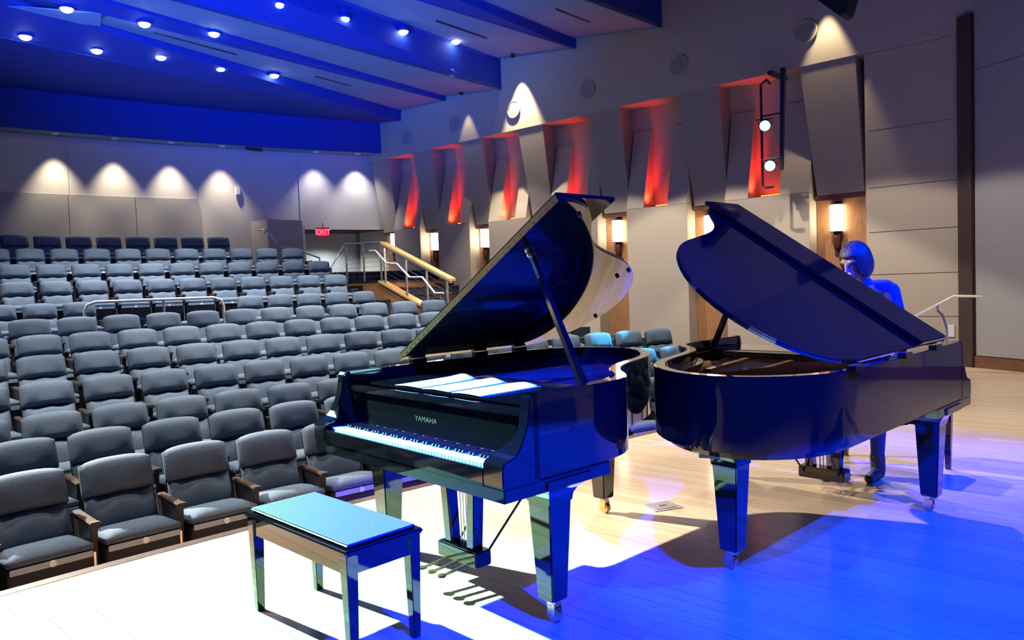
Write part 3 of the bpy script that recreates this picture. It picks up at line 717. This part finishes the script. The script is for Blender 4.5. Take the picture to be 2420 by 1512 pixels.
MB().box(-.075, .075, -.06, .06, .004, .006).build('lid', mat('pocket_lid', (.25, .27, .24), .4, .7), t, .001)
MB().box(-.03, .03, -.012, .012, .006, .008).build('latch', M['chrome'], t)

# ------------------------------------------------------------------ grand pianos
OUT1 = [(.75, .165), (.75, .35), (.75, .52), (.745, .64), (.73, .73), (.69, .82), (.62, .90), (.54, .965), (.465, 1.04), (.40, 1.13), (.345, 1.25), (.30, 1.38), (.26, 1.50), (.205, 1.61), (.13, 1.72), (.04, 1.82), (-.06, 1.90), (-.17, 1.95), (-.28, 1.97), (-.40, 1.955), (-.51, 1.91), (-.61, 1.83), (-.68, 1.73), (-.73, 1.61), (-.75, 1.48), (-.75, 1.0), (-.75, .6), (-.75, .165)]
OUT2 = [(.75, .165), (.75, .45), (.75, .70), (.745, .82), (.725, .92), (.68, 1.00), (.61, 1.07), (.53, 1.14), (.46, 1.23), (.405, 1.34), (.36, 1.48), (.32, 1.63), (.28, 1.78), (.23, 1.90), (.155, 2.02), (.06, 2.12), (-.05, 2.20), (-.17, 2.25), (-.29, 2.265), (-.41, 2.25), (-.52, 2.20), (-.62, 2.11), (-.69, 2.00), (-.735, 1.87), (-.75, 1.73), (-.75, 1.2), (-.75, .6), (-.75, .165)]
def smooth_poly(P, it=1):
    """Chaikin refinement of an open outline, ends kept"""
    for _ in range(it):
        Q = [P[0]]
        for a, b in zip(P[:-1], P[1:]):
            if abs(a[0]) == .75 and abs(b[0]) == .75 and a[0] == b[0]: Q += [a, b]; continue
            Q += [(a[0]*.75+b[0]*.25, a[1]*.75+b[1]*.25), (a[0]*.25+b[0]*.75, a[1]*.25+b[1]*.75)]
        Q.append(P[-1]); P = []
        for p in Q:
            if not P or abs(p[0]-P[-1][0])+abs(p[1]-P[-1][1]) > 1e-5: P.append(p)
    return P
def inset(P, d):
    out = []; n = len(P)
    for i in range(n):
        a, b = Vector(P[max(0, i-1)]), Vector(P[min(n-1, i+1)])
        t = (b-a).normalized(); nrm = Vector((-t.y, t.x))     # outline runs ccw: inside is to the left
        out.append((P[i][0]+nrm.x*d, P[i][1]+nrm.y*d))
    return out
RT, RBt = 1.0, .66
def wallstrip(mb, P, Q, z0, z1):
    """closed wall between outer line P and inner line Q"""
    n = len(P)
    vs = [(p[0], p[1], z0) for p in P]+[(p[0], p[1], z1) for p in P]+[(p[0], p[1], z1) for p in Q]+[(p[0], p[1], z0) for p in Q]
    fs = []
    for i in range(n-1):
        for k in range(4):
            a, b = k*n+i, ((k+1) % 4)*n+i
            fs.append((a, a+1, b+1, b))
    fs += [(0, n, 2*n, 3*n), (n-1, 4*n-1, 3*n-1, 2*n-1)]
    return mb.add(vs, fs)
def tapered_leg(mb, x, y, w0, w1, z0, z1):
    return mb.hexa([(x-w1, y-w1, z0), (x+w1, y-w1, z0), (x+w1, y+w1, z0), (x-w1, y+w1, z0), (x-w0, y-w0, z1), (x+w0, y-w0, z1), (x+w0, y+w0, z1), (x-w0, y+w0, z1)])
def build_piano(loc, th, OUT, ang, leg_y, label, stick_s, stick_y, paper):
    t = thing('grand_piano', label, 'piano', (loc[0], loc[1], 0), th, 'black grand pianos on the stage')
    P = smooth_poly(OUT, 1); tail = max(p[1] for p in P)
    Q = inset(P, .055)
    Q[0] = (P[0][0]-.055, P[0][1]); Q[-1] = (P[-1][0]+.055, P[-1][1])
    rim = wallstrip(MB(), P, Q, RBt, RT).build('rim', M['piano'], t, .004, angle=50); smooth_by_angle(rim, 40)
    Q2 = inset(P, .058); Q2[0] = (Q[0][0]-.003, Q[0][1]); Q2[-1] = (Q[-1][0]+.003, Q[-1][1])
    Q3 = inset(P, .095); Q3[0] = (P[0][0]-.095, P[0][1]+.2); Q3[-1] = (P[-1][0]+.095, P[-1][1]+.2); 
    ir = wallstrip(MB(), Q2, Q3, .70, .93).build('inner_rim', M['piano_in'], t); smooth_by_angle(ir, 40)
    # cheek arms: solid side pieces sweeping from the tall case down to the keyboard
    prof = [(.0, .655), (.0, .742), (.012, .758), (.045, .765), (.072, .775), (.095, .80), (.118, .84), (.136, .885), (.148, .94), (.155, .985), (.168, RT), (.20, RT), (.20, .655)]
    for sx in (-1, 1):
        m_ = MB(); n = len(prof)
        x0, x1 = sx*.75, sx*.632
        vs = [(x0, y, z) for y, z in prof]+[(x1, y, z) for y, z in prof]
        fs = [tuple(range(n)), tuple(range(2*n-1, n-1, -1))]+[(i, (i+1) % n, n+(i+1) % n, n+i) for i in range(n)]
        # tall part of the arm is only as thick as the rim
        a_ = m_.add(vs, fs)
        for q in a_.v:
            if abs(q.x) < .64 and q.z > .80: q.x = sx*.695
        a_.build('arm', M['piano'], t, .004)
    # keybed and key slip
    MB().box(-.75, .75, .004, .62, .60, .655).build('keybed', M['piano'], t, .004)
    MB().box(-.632, .632, .0, .022, .652, .722).build('key_slip', M['piano'], t, .004)
    for sx in (-1, 1): MB().box(sx*.628 - .0, sx*.618, .024, .16, .66, .742).build('key_block', M['piano'], t)
    # keys
    wk = MB(); pitch = 1.225/52
    for k in range(52):
        x = -.6125+pitch*k; wk.box(x+.0006, x+pitch-.0006, .026, .176, .700, .735)
    wk.build('white_keys', M['ivory'], t, .0012, kind='stuff', seg=1)
    bk_ = MB(); pat = [1, 1, 0, 1, 1, 1, 0]; nb = 0
    for k in range(51):
        if pat[(k+5) % 7]:
            x = -.6125+pitch*(k+1)
            bk_.hexa([(x-.0055, .078, .735), (x+.0055, .078, .735), (x+.0055, .174, .735), (x-.0055, .174, .735), (x-.0042, .086, .747), (x+.0042, .086, .747), (x+.0042, .174, .747), (x-.0042, .174, .747)])
    bk_.build('black_keys', M['ebony'], t, kind='stuff')
    MB().box(-.6125, .6125, .174, .180, .735, .742).build('felt_strip', M['felt'], t)
    # raised fallboard with the maker's name, and the shelf above it
    fb = MB().hexa([(-.63, .176, .742), (.63, .176, .742), (.63, .192, .742), (-.63, .192, .742), (-.63, .196, .905), (.63, .196, .905), (.63, .214, .905), (-.63, .214, .905)]).build('fallboard', M['piano'], t, .004)
    me = text_mesh('YAMAHA', .034, .0006, 'name_letters'); o = mko('lettering', me, M['letter'], fb)
    o.rotation_euler = (R(83), 0, 0); o.location = (0, .1855, .815); o.scale = (1.25, 1, 1)
    MB().box(-.69, .69, .172, .205, .90, .935).build('shelf_front', M['piano'], t, .006)
    dk = MB().box(-.68, .68, .207, .245, .88, .925).build('shelf', M['piano'], t, .003)
    # folded music desk
    md = MB().box(-.66, .66, .246, .62, .930, .944).build('music_desk', M['piano'], t, .004)
    for sx in (-1, 1): MB().box(sx*.62-.045, sx*.62+.045, .25, .66, .905, .930).build('desk_slide', M['piano'], t, .003)
    # soundboard, plate, strings
    Sb = [p for p in inset(P, .10)]; Sb = [p for p in Sb if p[1] > .30]
    poly = Sb + [(-.645, .30), (.645, .30)]
    MB().prism(poly, .80, .812).build('soundboard', M['soundboard'], t)
    MB().prism(inset(P, .05)[1:-1] + [(-.70, .22), (.70, .22)], .655, .67).build('bottom_board', M['piano_in'], t)
    pl_ = MB()
    front = [(-.62, .30), (.62, .30), (.62, .56), (-.62, .56)]
    pl_.prism(front, .868, .885)
    Pi = [p for p in inset(P, .105) if p[1] > .5]; Po = [p for p in inset(P, .20) if True]
    Po = [q for p, q in zip(inset(P, .105), Po) if p[1] > .5]
    wallstrip(pl_, Pi, Po, .850, .872)
    for (xa, ya, xb, yb) in ((-.35, .5, -.42, tail-.22), (.05, .5, -.12, tail-.2), (.36, .5, .22, .62*tail)):
        d = Vector((xb-xa, yb-ya)).normalized(); nn = Vector((-d.y, d.x))*.022
        pl_.hexa([(xa-nn.x, ya-nn.y, .855), (xa+nn.x, ya+nn.y, .855), (xb+nn.x, yb+nn.y, .855), (xb-nn.x, yb-nn.y, .855), (xa-nn.x, ya-nn.y, .91), (xa+nn.x, ya+nn.y, .91), (xb+nn.x, yb+nn.y, .91), (xb-nn.x, yb-nn.y, .91)])
    plo = pl_.build('iron_plate', M['gold_shaded'] if paper else M['gold'], t, .004)
    pins = MB()
    for k in range(76):
        for r_ in range(2): pins.tube([(-.58+k*.0153, .36+.05*r_+.01*(k % 3), .884), (-.58+k*.0153, .355+.05*r_+.01*(k % 3), .908)], .0035, 5)
    pins.build('tuning_pins', M['steel'], t, kind='stuff')
    st = MB(); sc = MB()
    import bisect
    def far(x):      # tail limit of the case at x
        c = [b for a, b in zip(inset(P, .17), [p[1] for p in inset(P, .17)]) if abs(a[0]-x) < .05]
        return max(c) if c else .6
    for k in range(70):
        x = -.56+k*.0158; y1 = min(far(x-.02), tail-.18)
        tgt = x-.06*max(0, (x+.2))
        y1 = max(.62, y1-.03)
        st.tube([(x, .44, .896), (tgt, y1, .89)], .0011, 4)
    st.build('strings', M['string'], t, kind='stuff')
    for k in range(26):
        sc.tube([(-.57+k*.012, .46, .915), (-.30+k*.017, min(far(-.3+k*.017), tail-.2)-.02, .91)], .0022, 4)
    sc.build('bass_strings', M['copper'], t, kind='stuff')
    dm = MB()
    for k in range(60): dm.box(-.55+k*.0175, -.55+k*.0175+.011, .66, .76, .918, .945)
    dm.build('dampers', M['ebony'], t, kind='stuff')
    # underside beams
    bf = [p for p in inset(P, .06)]
    MB().prism(bf[1:-1]+[(-.66, .3), (.66, .3)], .625, .66).build('bottom_frame', M['piano'], t)
    for (xa, ya, xb, yb) in ((-.55, .62, -.25, tail-.25), (.45, .62, -.15, tail-.25), (-.6, .62, .6, .62)):
        d = Vector((xb-xa, yb-ya)).normalized(); nn = Vector((-d.y, d.x))*.05
        MB().hexa([(xa-nn.x, ya-nn.y, .56), (xa+nn.x, ya+nn.y, .56), (xb+nn.x, yb+nn.y, .56), (xb-nn.x, yb-nn.y, .56), (xa-nn.x, ya-nn.y, .63), (xa+nn.x, ya+nn.y, .63), (xb+nn.x, yb+nn.y, .63), (xb-nn.x, yb-nn.y, .63)]).build('beam', M['piano'], t)
    # legs with casters
    for (x, y) in ((-.63, .36), (.63, .36), (-.20, leg_y)):
        lg = tapered_leg(MB(), x, y, .068, .046, .095, .56)
        lo = lg.build('leg', M['piano'], t, .006)
        # flared shoulder block
        prof = [(.068, .52), (.072, .55), (.085, .575), (.108, .595), (.13, .605), (.13, .64)]
        m_ = MB(); n = len(prof); vs = []
        for w_, z in prof: vs += [(x-w_, y-w_, z), (x+w_, y-w_, z), (x+w_, y+w_, z), (x-w_, y+w_, z)]
        fs = [(3, 2, 1, 0), tuple(range(4*n-4, 4*n))]
        for k in range(n-1): fs += [(4*k+i, 4*k+(i+1) % 4, 4*k+4+(i+1) % 4, 4*k+4+i) for i in range(4)]
        m_.add(vs, fs); m_.build('shoulder', M['piano'], lo)
        MB().lathe([(.030, .075), (.034, .08), (.034, .10), (.028, .105)], 12, (x, y, 0)).build('caster_collar', M['brass'], lo)
        MB().tube([(x+.012, y-.016, .032), (x+.012, y+.016, .032)], .032, 14).build('caster_wheel', M['brass'], lo)
        MB().box(x-.012, x+.03, y-.024, y-.018, .03, .08).box(x-.012, x+.03, y+.018, y+.024, .03, .08).build('caster_fork', M['brass'], lo)
    # pedal lyre
    ly = MB().box(-.15, .15, .33, .43, .10, .175).build('pedal_box', M['piano'], t, .006)
    for sx in (-1, 1):
        MB().hexa([(sx*.085-.026, .35, .17), (sx*.085+.026, .35, .17), (sx*.085+.026, .41, .17), (sx*.085-.026, .41, .17), (sx*.115-.028, .345, .605), (sx*.115+.028, .345, .605), (sx*.115+.028, .415, .605), (sx*.115-.028, .415, .605)]).build('lyre_post', M['piano'], t, .004)
        MB().tube([(sx*.11, .42, .13), (sx*.17, .86, .60)], .006, 6).build('lyre_brace', M['black'], t)
    for k in (-1, 0, 1):
        MB().tube([(k*.022, .385, .17), (k*.022, .385, .60)], .004, 6).build('pedal_rod', M['brass'], t)
        pd = MB(); x = k*.075
        pd.hexa([(x-.009, .19, .086), (x+.009, .19, .086), (x+.008, .34, .10), (x-.008, .34, .10), (x-.009, .19, .096), (x+.009, .19, .096), (x+.008, .34, .110), (x-.008, .34, .110)])
        pd.lathe([(.0, .084), (.021, .086), (.023, .092), (.021, .098), (0, .10)], 12, (x, .185, 0))
        pd.build('pedal', M['brass'], t, .002)
    # lid: main panel raised on its hinge along the bass side, front flap folded back on top
    yf = .565; zh = 1.020; xh = -.755; tk = .022
    ca, sa = cos(ang), sin(ang)
    def LP(s, y, h): return (xh + s*ca - h*sa, y, zh + s*sa + h*ca)
    Lo = [(p[0]-xh+.008, p[1]) for p in inset(P, -.008)]
    Lo = [p for p in Lo if p[1] > yf]
    poly = [(Lo[0][0], yf)] + Lo + [(0, yf)]
    def lidmesh(poly2, h0, h1, name, parent, bev):
        n = len(poly2)
        vs = [LP(s, y, h0) for s, y in poly2]+[LP(s, y, h1) for s, y in poly2]
        fs = [tuple(range(n-1, -1, -1)), tuple(range(n, 2*n))]+[(i, (i+1) % n, n+(i+1) % n, n+i) for i in range(n)]
        return MB().add(vs, fs).build(name, M['piano'], parent, bev, angle=60)
    lid = lidmesh(poly, .0, tk, 'lid', t, .006)
    flap = lidmesh([(1.516, yf+.004), (1.516, yf+.405), (0.0, yf+.405), (0.0, yf+.004)], tk+.004, 2*tk+.004, 'lid_front_flap', t, .006)
    MB().add([LP(0, yf-.004, -.001), LP(1.512, yf-.004, -.001), LP(1.512, yf+.0, -.001), LP(0, yf+.0, -.001), LP(0, yf-.004, tk+.012), LP(1.512, yf-.004, tk+.012), LP(1.512, yf, tk+.012), LP(0, yf, tk+.012)],
             [(3, 2, 1, 0), (4, 5, 6, 7), (0, 1, 5, 4), (1, 2, 6, 5), (2, 3, 7, 6), (3, 0, 4, 7)]).build('lid_hinge_strip', M['brass'], lid)
    sc_ = MB()
    for k in range(30):
        s = .03+1.45*k/29; p = Vector(LP(s, yf-.006, tk*.5)); q = Vector(LP(s, yf-.004, tk*.5)); sc_.tube([q, p], .004, 6)
    sc_.build('hinge_screws', M['chrome'], lid, kind='stuff')
    for y in (.68, 1.15, tail-.48):
        MB().box(-.775, -.735, y-.05, y+.05, .995, 1.022).build('lid_hinge', M['piano'], t, .002)
    for (s, y) in ((Lo[4][0]-.05, Lo[4][1]-.02), (.92, 1.66) if tail < 2.1 else (.94, 1.9), (.36, tail-.07), (.86, tail-.35)):
        c = Vector(LP(s, y, -.001)); e = Vector(LP(s, y, -.012)); MB().tube([c, e], .012, 10).build('lid_bumper', M['rubber'], lid)
    b0 = Vector((.675, .56, .96)); c1 = Vector(LP(stick_s, stick_y, -.004)); d = (c1-b0).normalized()
    ax = d.cross(Vector((0, 1, 0))).normalized(); ay = d.cross(ax)
    mbs = MB(); k0, k1 = .016, .012
    mbs.hexa([b0+ax*k0+ay*.02, b0-ax*k0+ay*.02, b0-ax*k0-ay*.02, b0+ax*k0-ay*.02, c1+ax*k1+ay*.013, c1-ax*k1+ay*.013, c1-ax*k1-ay*.013, c1+ax*k1-ay*.013])
    mbs.build('lid_prop', M['piano'], t, .003)
    cp = Vector(LP(stick_s, stick_y, -.003)); MB().tube([cp, cp+Vector(LP(0, 0, -.02))-Vector(LP(0, 0, 0))], .024, 12).build('prop_cup', M['brass'], lid)
    return t
P1 = (-.558, 3.379, -.838); P2 = (2.266, 5.119, 2.343)
piano1 = build_piano(P1[:2], P1[2], OUT1, .539, 1.64, 'black grand piano with white sheet music, keyboard facing the camera', 1.10, .72, True)
piano2 = build_piano(P2[:2], P2[2], OUT2, .60, 1.90, 'black grand piano played by the standing person, tail towards the camera', 1.10, .95, False)
def in_piano(P_, x, y, z=0):
    c, s = cos(P_[2]), sin(P_[2]); return Vector((P_[0]+x*c-y*s, P_[1]+x*s+y*c, z))

# sheet music lying on the folded desk of the near piano
def sheet(cx, cy, w, h, rot, z, curl, label):
    base = in_piano(P1, cx, cy, z); nx, ny = 9, 9; vs = []; fs = []
    for j in range(ny):
        for i in range(nx):
            a = -1+2*i/(nx-1); b = j/(ny-1)
            vs.append((a*w/2, -h/2+b*h, .002 + curl*(b**2)*(.6+.4*cos(a*3.1)) + .004*(1-a*a)))
    for j in range(ny-1):
        for i in range(nx-1): q = j*nx+i; fs.append((q, q+1, q+nx+1, q+nx))
    o = mk('sheet_music', vs, fs, M['paper'], None, True)
    o.location = base; o.rotation_euler = (0, 0, P1[2]+rot)
    sm = o.modifiers.new('t', 'SOLIDIFY'); sm.thickness = .0012
    return tag(o, label, 'sheet music', 'sheet music on the near piano')
sheet(-.235, .43, .225, .36, .02, .945, .022, 'white sheet of music on the near piano, left of three')
sheet(.0, .43, .225, .36, -.0, .945, .016, 'white sheet of music on the near piano, middle of three')
sheet(.235, .43, .225, .36, -.02, .945, .012, 'white sheet of music on the near piano, right of three')

# ------------------------------------------------------------------ piano benches
def bench(loc, th, hl, hw, ht, label):
    t = thing('piano_bench', label, 'bench', (loc[0], loc[1], 0), th, 'black piano benches')
    MB().box(-hl+.02, hl-.02, -hw+.02, hw-.02, ht-.012, ht+.004).build('seat_pad', M['leather'], t, .010, seg=3)
    MB().box(-hl, hl, -hw, hw, ht-.035, ht-.012).build('top_board', M['piano'], t, .008, seg=3)
    for sy in (-1, 1): MB().box(-hl+.05, hl-.05, sy*(hw-.03)-.01, sy*(hw-.03)+.01, ht-.115, ht-.035).build('apron', M['piano'], t, .002)
    for sx in (-1, 1): MB().box(sx*(hl-.03)-.01, sx*(hl-.03)+.01, -hw+.05, hw-.05, ht-.115, ht-.035).build('apron', M['piano'], t, .002)
    for sx in (-1, 1):
        for sy in (-1, 1):
            x, y = sx*(hl-.038), sy*(hw-.038); m_ = MB()
            m_.hexa([(x-.017, y-.017, 0), (x+.017, y-.017, 0), (x+.017, y+.017, 0), (x-.017, y+.017, 0), (x-.027, y-.027, ht-.035), (x+.027, y-.027, ht-.035), (x+.027, y+.027, ht-.035), (x-.027, y+.027, ht-.035)])
            m_.build('leg', M['piano'], t, .003)
    return t
bench((-.818, 3.205), -.782, .415, .188, .467, 'black bench with glossy cyan lit top in front of the near piano')
b2 = in_piano(P2, -.05, -.60)
bench((b2.x, b2.y), P2[2], .40, .18, .47, 'black bench behind the far piano next to the standing person')

# ------------------------------------------------------------------ the pianist, standing and leaning over the far keyboard
def capsule(mb, a, b, ra, rb, n=14, sx=1, sy=1):
    a, b = Vector(a), Vector(b); d = (b-a); L = d.length; d = d.normalized() if L > 1e-6 else Vector((0, 0, 1))
    x = d.cross(Vector((0, 1, 0)));  x = x.normalized() if x.length > .1 else d.cross(Vector((1, 0, 0))).normalized(); y = d.cross(x)
    prof = [(-ra*cos(R(q)), ra*sin(R(q)), 0) for q in (12, 35, 60, 90)] + [(L+rb*cos(R(q)), rb*sin(R(q)), 1) for q in (90, 60, 35, 12)]
    vs = []
    for h_, r_, _ in prof: vs += [a+d*h_+x*(r_*sx*cos(2*PI*k/n))+y*(r_*sy*sin(2*PI*k/n)) for k in range(n)]
    m = len(prof); fs = [tuple(range(n-1, -1, -1)), tuple(range((m-1)*n, m*n))]
    for i in range(m-1): fs += [(i*n+k, i*n+(k+1) % n, (i+1)*n+(k+1) % n, (i+1)*n+k) for k in range(n)]
    mb.add(vs, fs)
def ellipsoid(mb, c, r, rot=None, n=16, m=10):
    vs = []; fs = []; c = Vector(c)
    for j in range(m+1):
        th = PI*(j+.02)/(m+.04)
        for k in range(n):
            p = Vector((r[0]*sin(th)*cos(2*PI*k/n), r[1]*sin(th)*sin(2*PI*k/n), r[2]*cos(th)))
            vs.append(c + (rot @ p if rot else p))
    fs = [tuple(range(n)), tuple(range((m+1)*n-1, m*n-1, -1))]
    for i in range(m): fs += [(i*n+k, (i+1)*n+k, (i+1)*n+(k+1) % n, i*n+(k+1) % n) for k in range(n)]
    mb.add(vs, fs)
def make_person():
    """person frame = far piano frame: +y towards the piano, +x is the person's right"""
    root = thing('person', 'person in dark blue clothes standing bent over the far keyboard, head bowed', 'person', (P2[0], P2[1], 0), P2[2])
    b = MB()
    hipz = .87
    hl, hr = Vector((-.16, -.23, hipz)), Vector((.02, -.23, hipz))
    kl, kr = Vector((-.155, -.135, .48)), Vector((.06, -.10, .47))
    al, ar = Vector((-.135, -.17, .10)), Vector((.135, -.10, .10))
    capsule(b, hl, kl, .088, .062); capsule(b, kl, al, .060, .040)
    capsule(b, hr, kr, .088, .062); capsule(b, kr, ar, .060, .040)
    for a in (al, ar):
        capsule(b, a+Vector((0, -.02, -.055)), a+Vector((.0, .15, -.065)), .042, .033, sx=1.05)
        capsule(b, a+Vector((0, 0, .06)), a+Vector((0, -.01, -.04)), .050, .048)
    ellipsoid(b, (-.07, -.235, .91), (.165, .115, .13))
    ellipsoid(b, (-.075, -.20, 1.06), (.145, .105, .16))
    ellipsoid(b, (-.08, -.135, 1.22), (.17, .115, .16))
    capsule(b, (-.225, -.105, 1.315), (.065, -.105, 1.315), .062, .062)
    sl, sr = Vector((-.255, -.105, 1.30)), Vector((.095, -.105, 1.30))
    el, er = Vector((-.315, -.13, 1.03)), Vector((.16, -.13, 1.03))
    wl, wr_ = Vector((-.235, .035, .82)), Vector((.09, .035, .82))
    capsule(b, sl, el, .058, .045); capsule(b, sr, er, .058, .045)
    capsule(b, el, wl, .045, .030); capsule(b, er, wr_, .045, .030)
    for w_, sgn in ((wl, 1), (wr_, -1)):
        pc = w_+Vector((0, .05, -.018))
        capsule(b, w_+Vector((-.018, .01, -.004)), pc+Vector((-.02, .03, 0)), .017, .016); capsule(b, w_+Vector((.018, .01, -.004)), pc+Vector((.02, .03, 0)), .017, .016)
        capsule(b, w_, pc+Vector((0, .02, 0)), .02, .018)
        for q, ln in zip((-1.5, -.5, .5, 1.5), ((.062, .075, .08, .07) if sgn < 0 else (.07, .08, .075, .062))):
            r0_ = pc+Vector((q*.0215, .035, .0)); k1 = r0_+Vector((q*.003, ln*.55, .006)); k2 = k1+Vector((q*.002, ln*.35, -.026))
            capsule(b, r0_, k1, .0085, .0080, 8); capsule(b, k1, k2, .0080, .0068, 8)
        th0 = w_+Vector((sgn*.026, .025, -.01)); th1 = th0+Vector((sgn*.026, .03, -.008)); th2 = th1+Vector((sgn*.008, .028, -.008))
        capsule(b, th0, th1, .011, .0095, 8); capsule(b, th1, th2, .0095, .008, 8)
    # neck and head, bowed and turned a little to the person's right
    hc = Vector((-.070, .005, 1.515))
    rot = Matrix.Rotation(R(-18), 3, 'Z') @ Matrix.Rotation(R(-26), 3, 'X')
    capsule(b, (-.08, -.095, 1.33), hc+rot @ Vector((0, -.02, -.09)), .056, .050)
    ellipsoid(b, hc, (.074, .092, .105), rot); ellipsoid(b, hc+rot @ Vector((0, .022, -.055)), (.058, .066, .068), rot)
    ellipsoid(b, hc+rot @ Vector((0, .078, -.108)), (.024, .018, .018), rot)
    capsule(b, hc+rot @ Vector((0, .088, .008)), hc+rot @ Vector((0, .108, -.035)), .009, .014, 8)
    for sx in (-1, 1):
        ellipsoid(b, hc+rot @ Vector((sx*.03, .082, .022)), (.024, .010, .008), rot)
        ellipsoid(b, hc+rot @ Vector((sx*.074, -.004, -.015)), (.010, .022, .032), rot)
    ellipsoid(b, hc+rot @ Vector((0, .088, -.066)), (.024, .010, .008), rot)
    tmp = MB.build(b, 'tmp_body', None); tmp.data.materials.clear()
    rm = tmp.modifiers.new('r', 'REMESH'); rm.mode = 'VOXEL'; rm.voxel_size = .0068
    sm = tmp.modifiers.new('s', 'SMOOTH'); sm.iterations = 4; sm.factor = .5
    dg = bpy.context.evaluated_depsgraph_get(); dg.update()
    me = bpy.data.meshes.new_from_object(tmp.evaluated_get(dg)); bpy.data.objects.remove(tmp)
    me.materials.clear()
    for k in ('skin', 'jacket', 'jeans', 'boots'): me.materials.append(M[k])
    for p in me.polygons:
        c = p.center
        mi = 1
        if c.z < .90 and (c.y < -.0 or c.z < .7): mi = 2
        if c.z < .175: mi = 3
        if (c-hc).length < .135 or (c.z > 1.385): mi = 0
        if c.z > 1.30 and abs(c.x+.075) < .048-(1.39-c.z)*.45 and c.y > -.10: mi = 0
        for w_ in (wl, wr_):
            if (c-w_).length < .20 and c.y > w_.y+.0 and c.z < .86: mi = 0
        p.material_index = mi; p.use_smooth = True
    body = mko('body', me, None, root)
    # bobbed hair
    vs = []; fs = []; n, m = 40, 26
    for j in range(m+1):
        th = PI*.86*(j+.01)/m
        for k in range(n):
            a = 2*PI*k/n; d = Vector((sin(th)*cos(a), sin(th)*sin(a), cos(th)))
            rr = Vector((.094, .112, .124)); w_ = 1+.016*sin(9*a+th)+.012*sin(23*a+3*th)+.008*sin(37*a-5*th)
            p = Vector((d.x*rr.x, d.y*rr.y-.012, d.z*rr.z))*w_
            if d.z < 0: p.x *= 1+.10*(-d.z); p.y *= 1+.05*(-d.z); p.z = -(.155*(-d.z)**.85)
            vs.append(hc+rot @ p)
    def face_gap(j, k):
        a = 2*PI*(k+.5)/n; th = PI*.86*(j+.5)/m
        d = Vector((sin(th)*cos(a), sin(th)*sin(a), cos(th)))
        return d.y > .28 and d.z < .42 and abs(d.x) < .62+.1*d.z or (d.z < -.72 and d.y > -.3)
    for j in range(m):
        for k in range(n):
            if not face_gap(j, k): fs.append((j*n+k, (j+1)*n+k, (j+1)*n+(k+1) % n, j*n+(k+1) % n))
    hr_ = mk('hair', vs, fs, M['hair'], root, True)
    so = hr_.modifiers.new('s', 'SOLIDIFY'); so.thickness = .016; so.offset = -1
    for sx in (-1, 1):
        e = MB(); ellipsoid(e, hc+rot @ Vector((sx*.03, .086, .006)), (.012, .008, .007), rot, 10, 6); e.build('eye', M['eye'], root, smooth=True)
    return root
make_person()
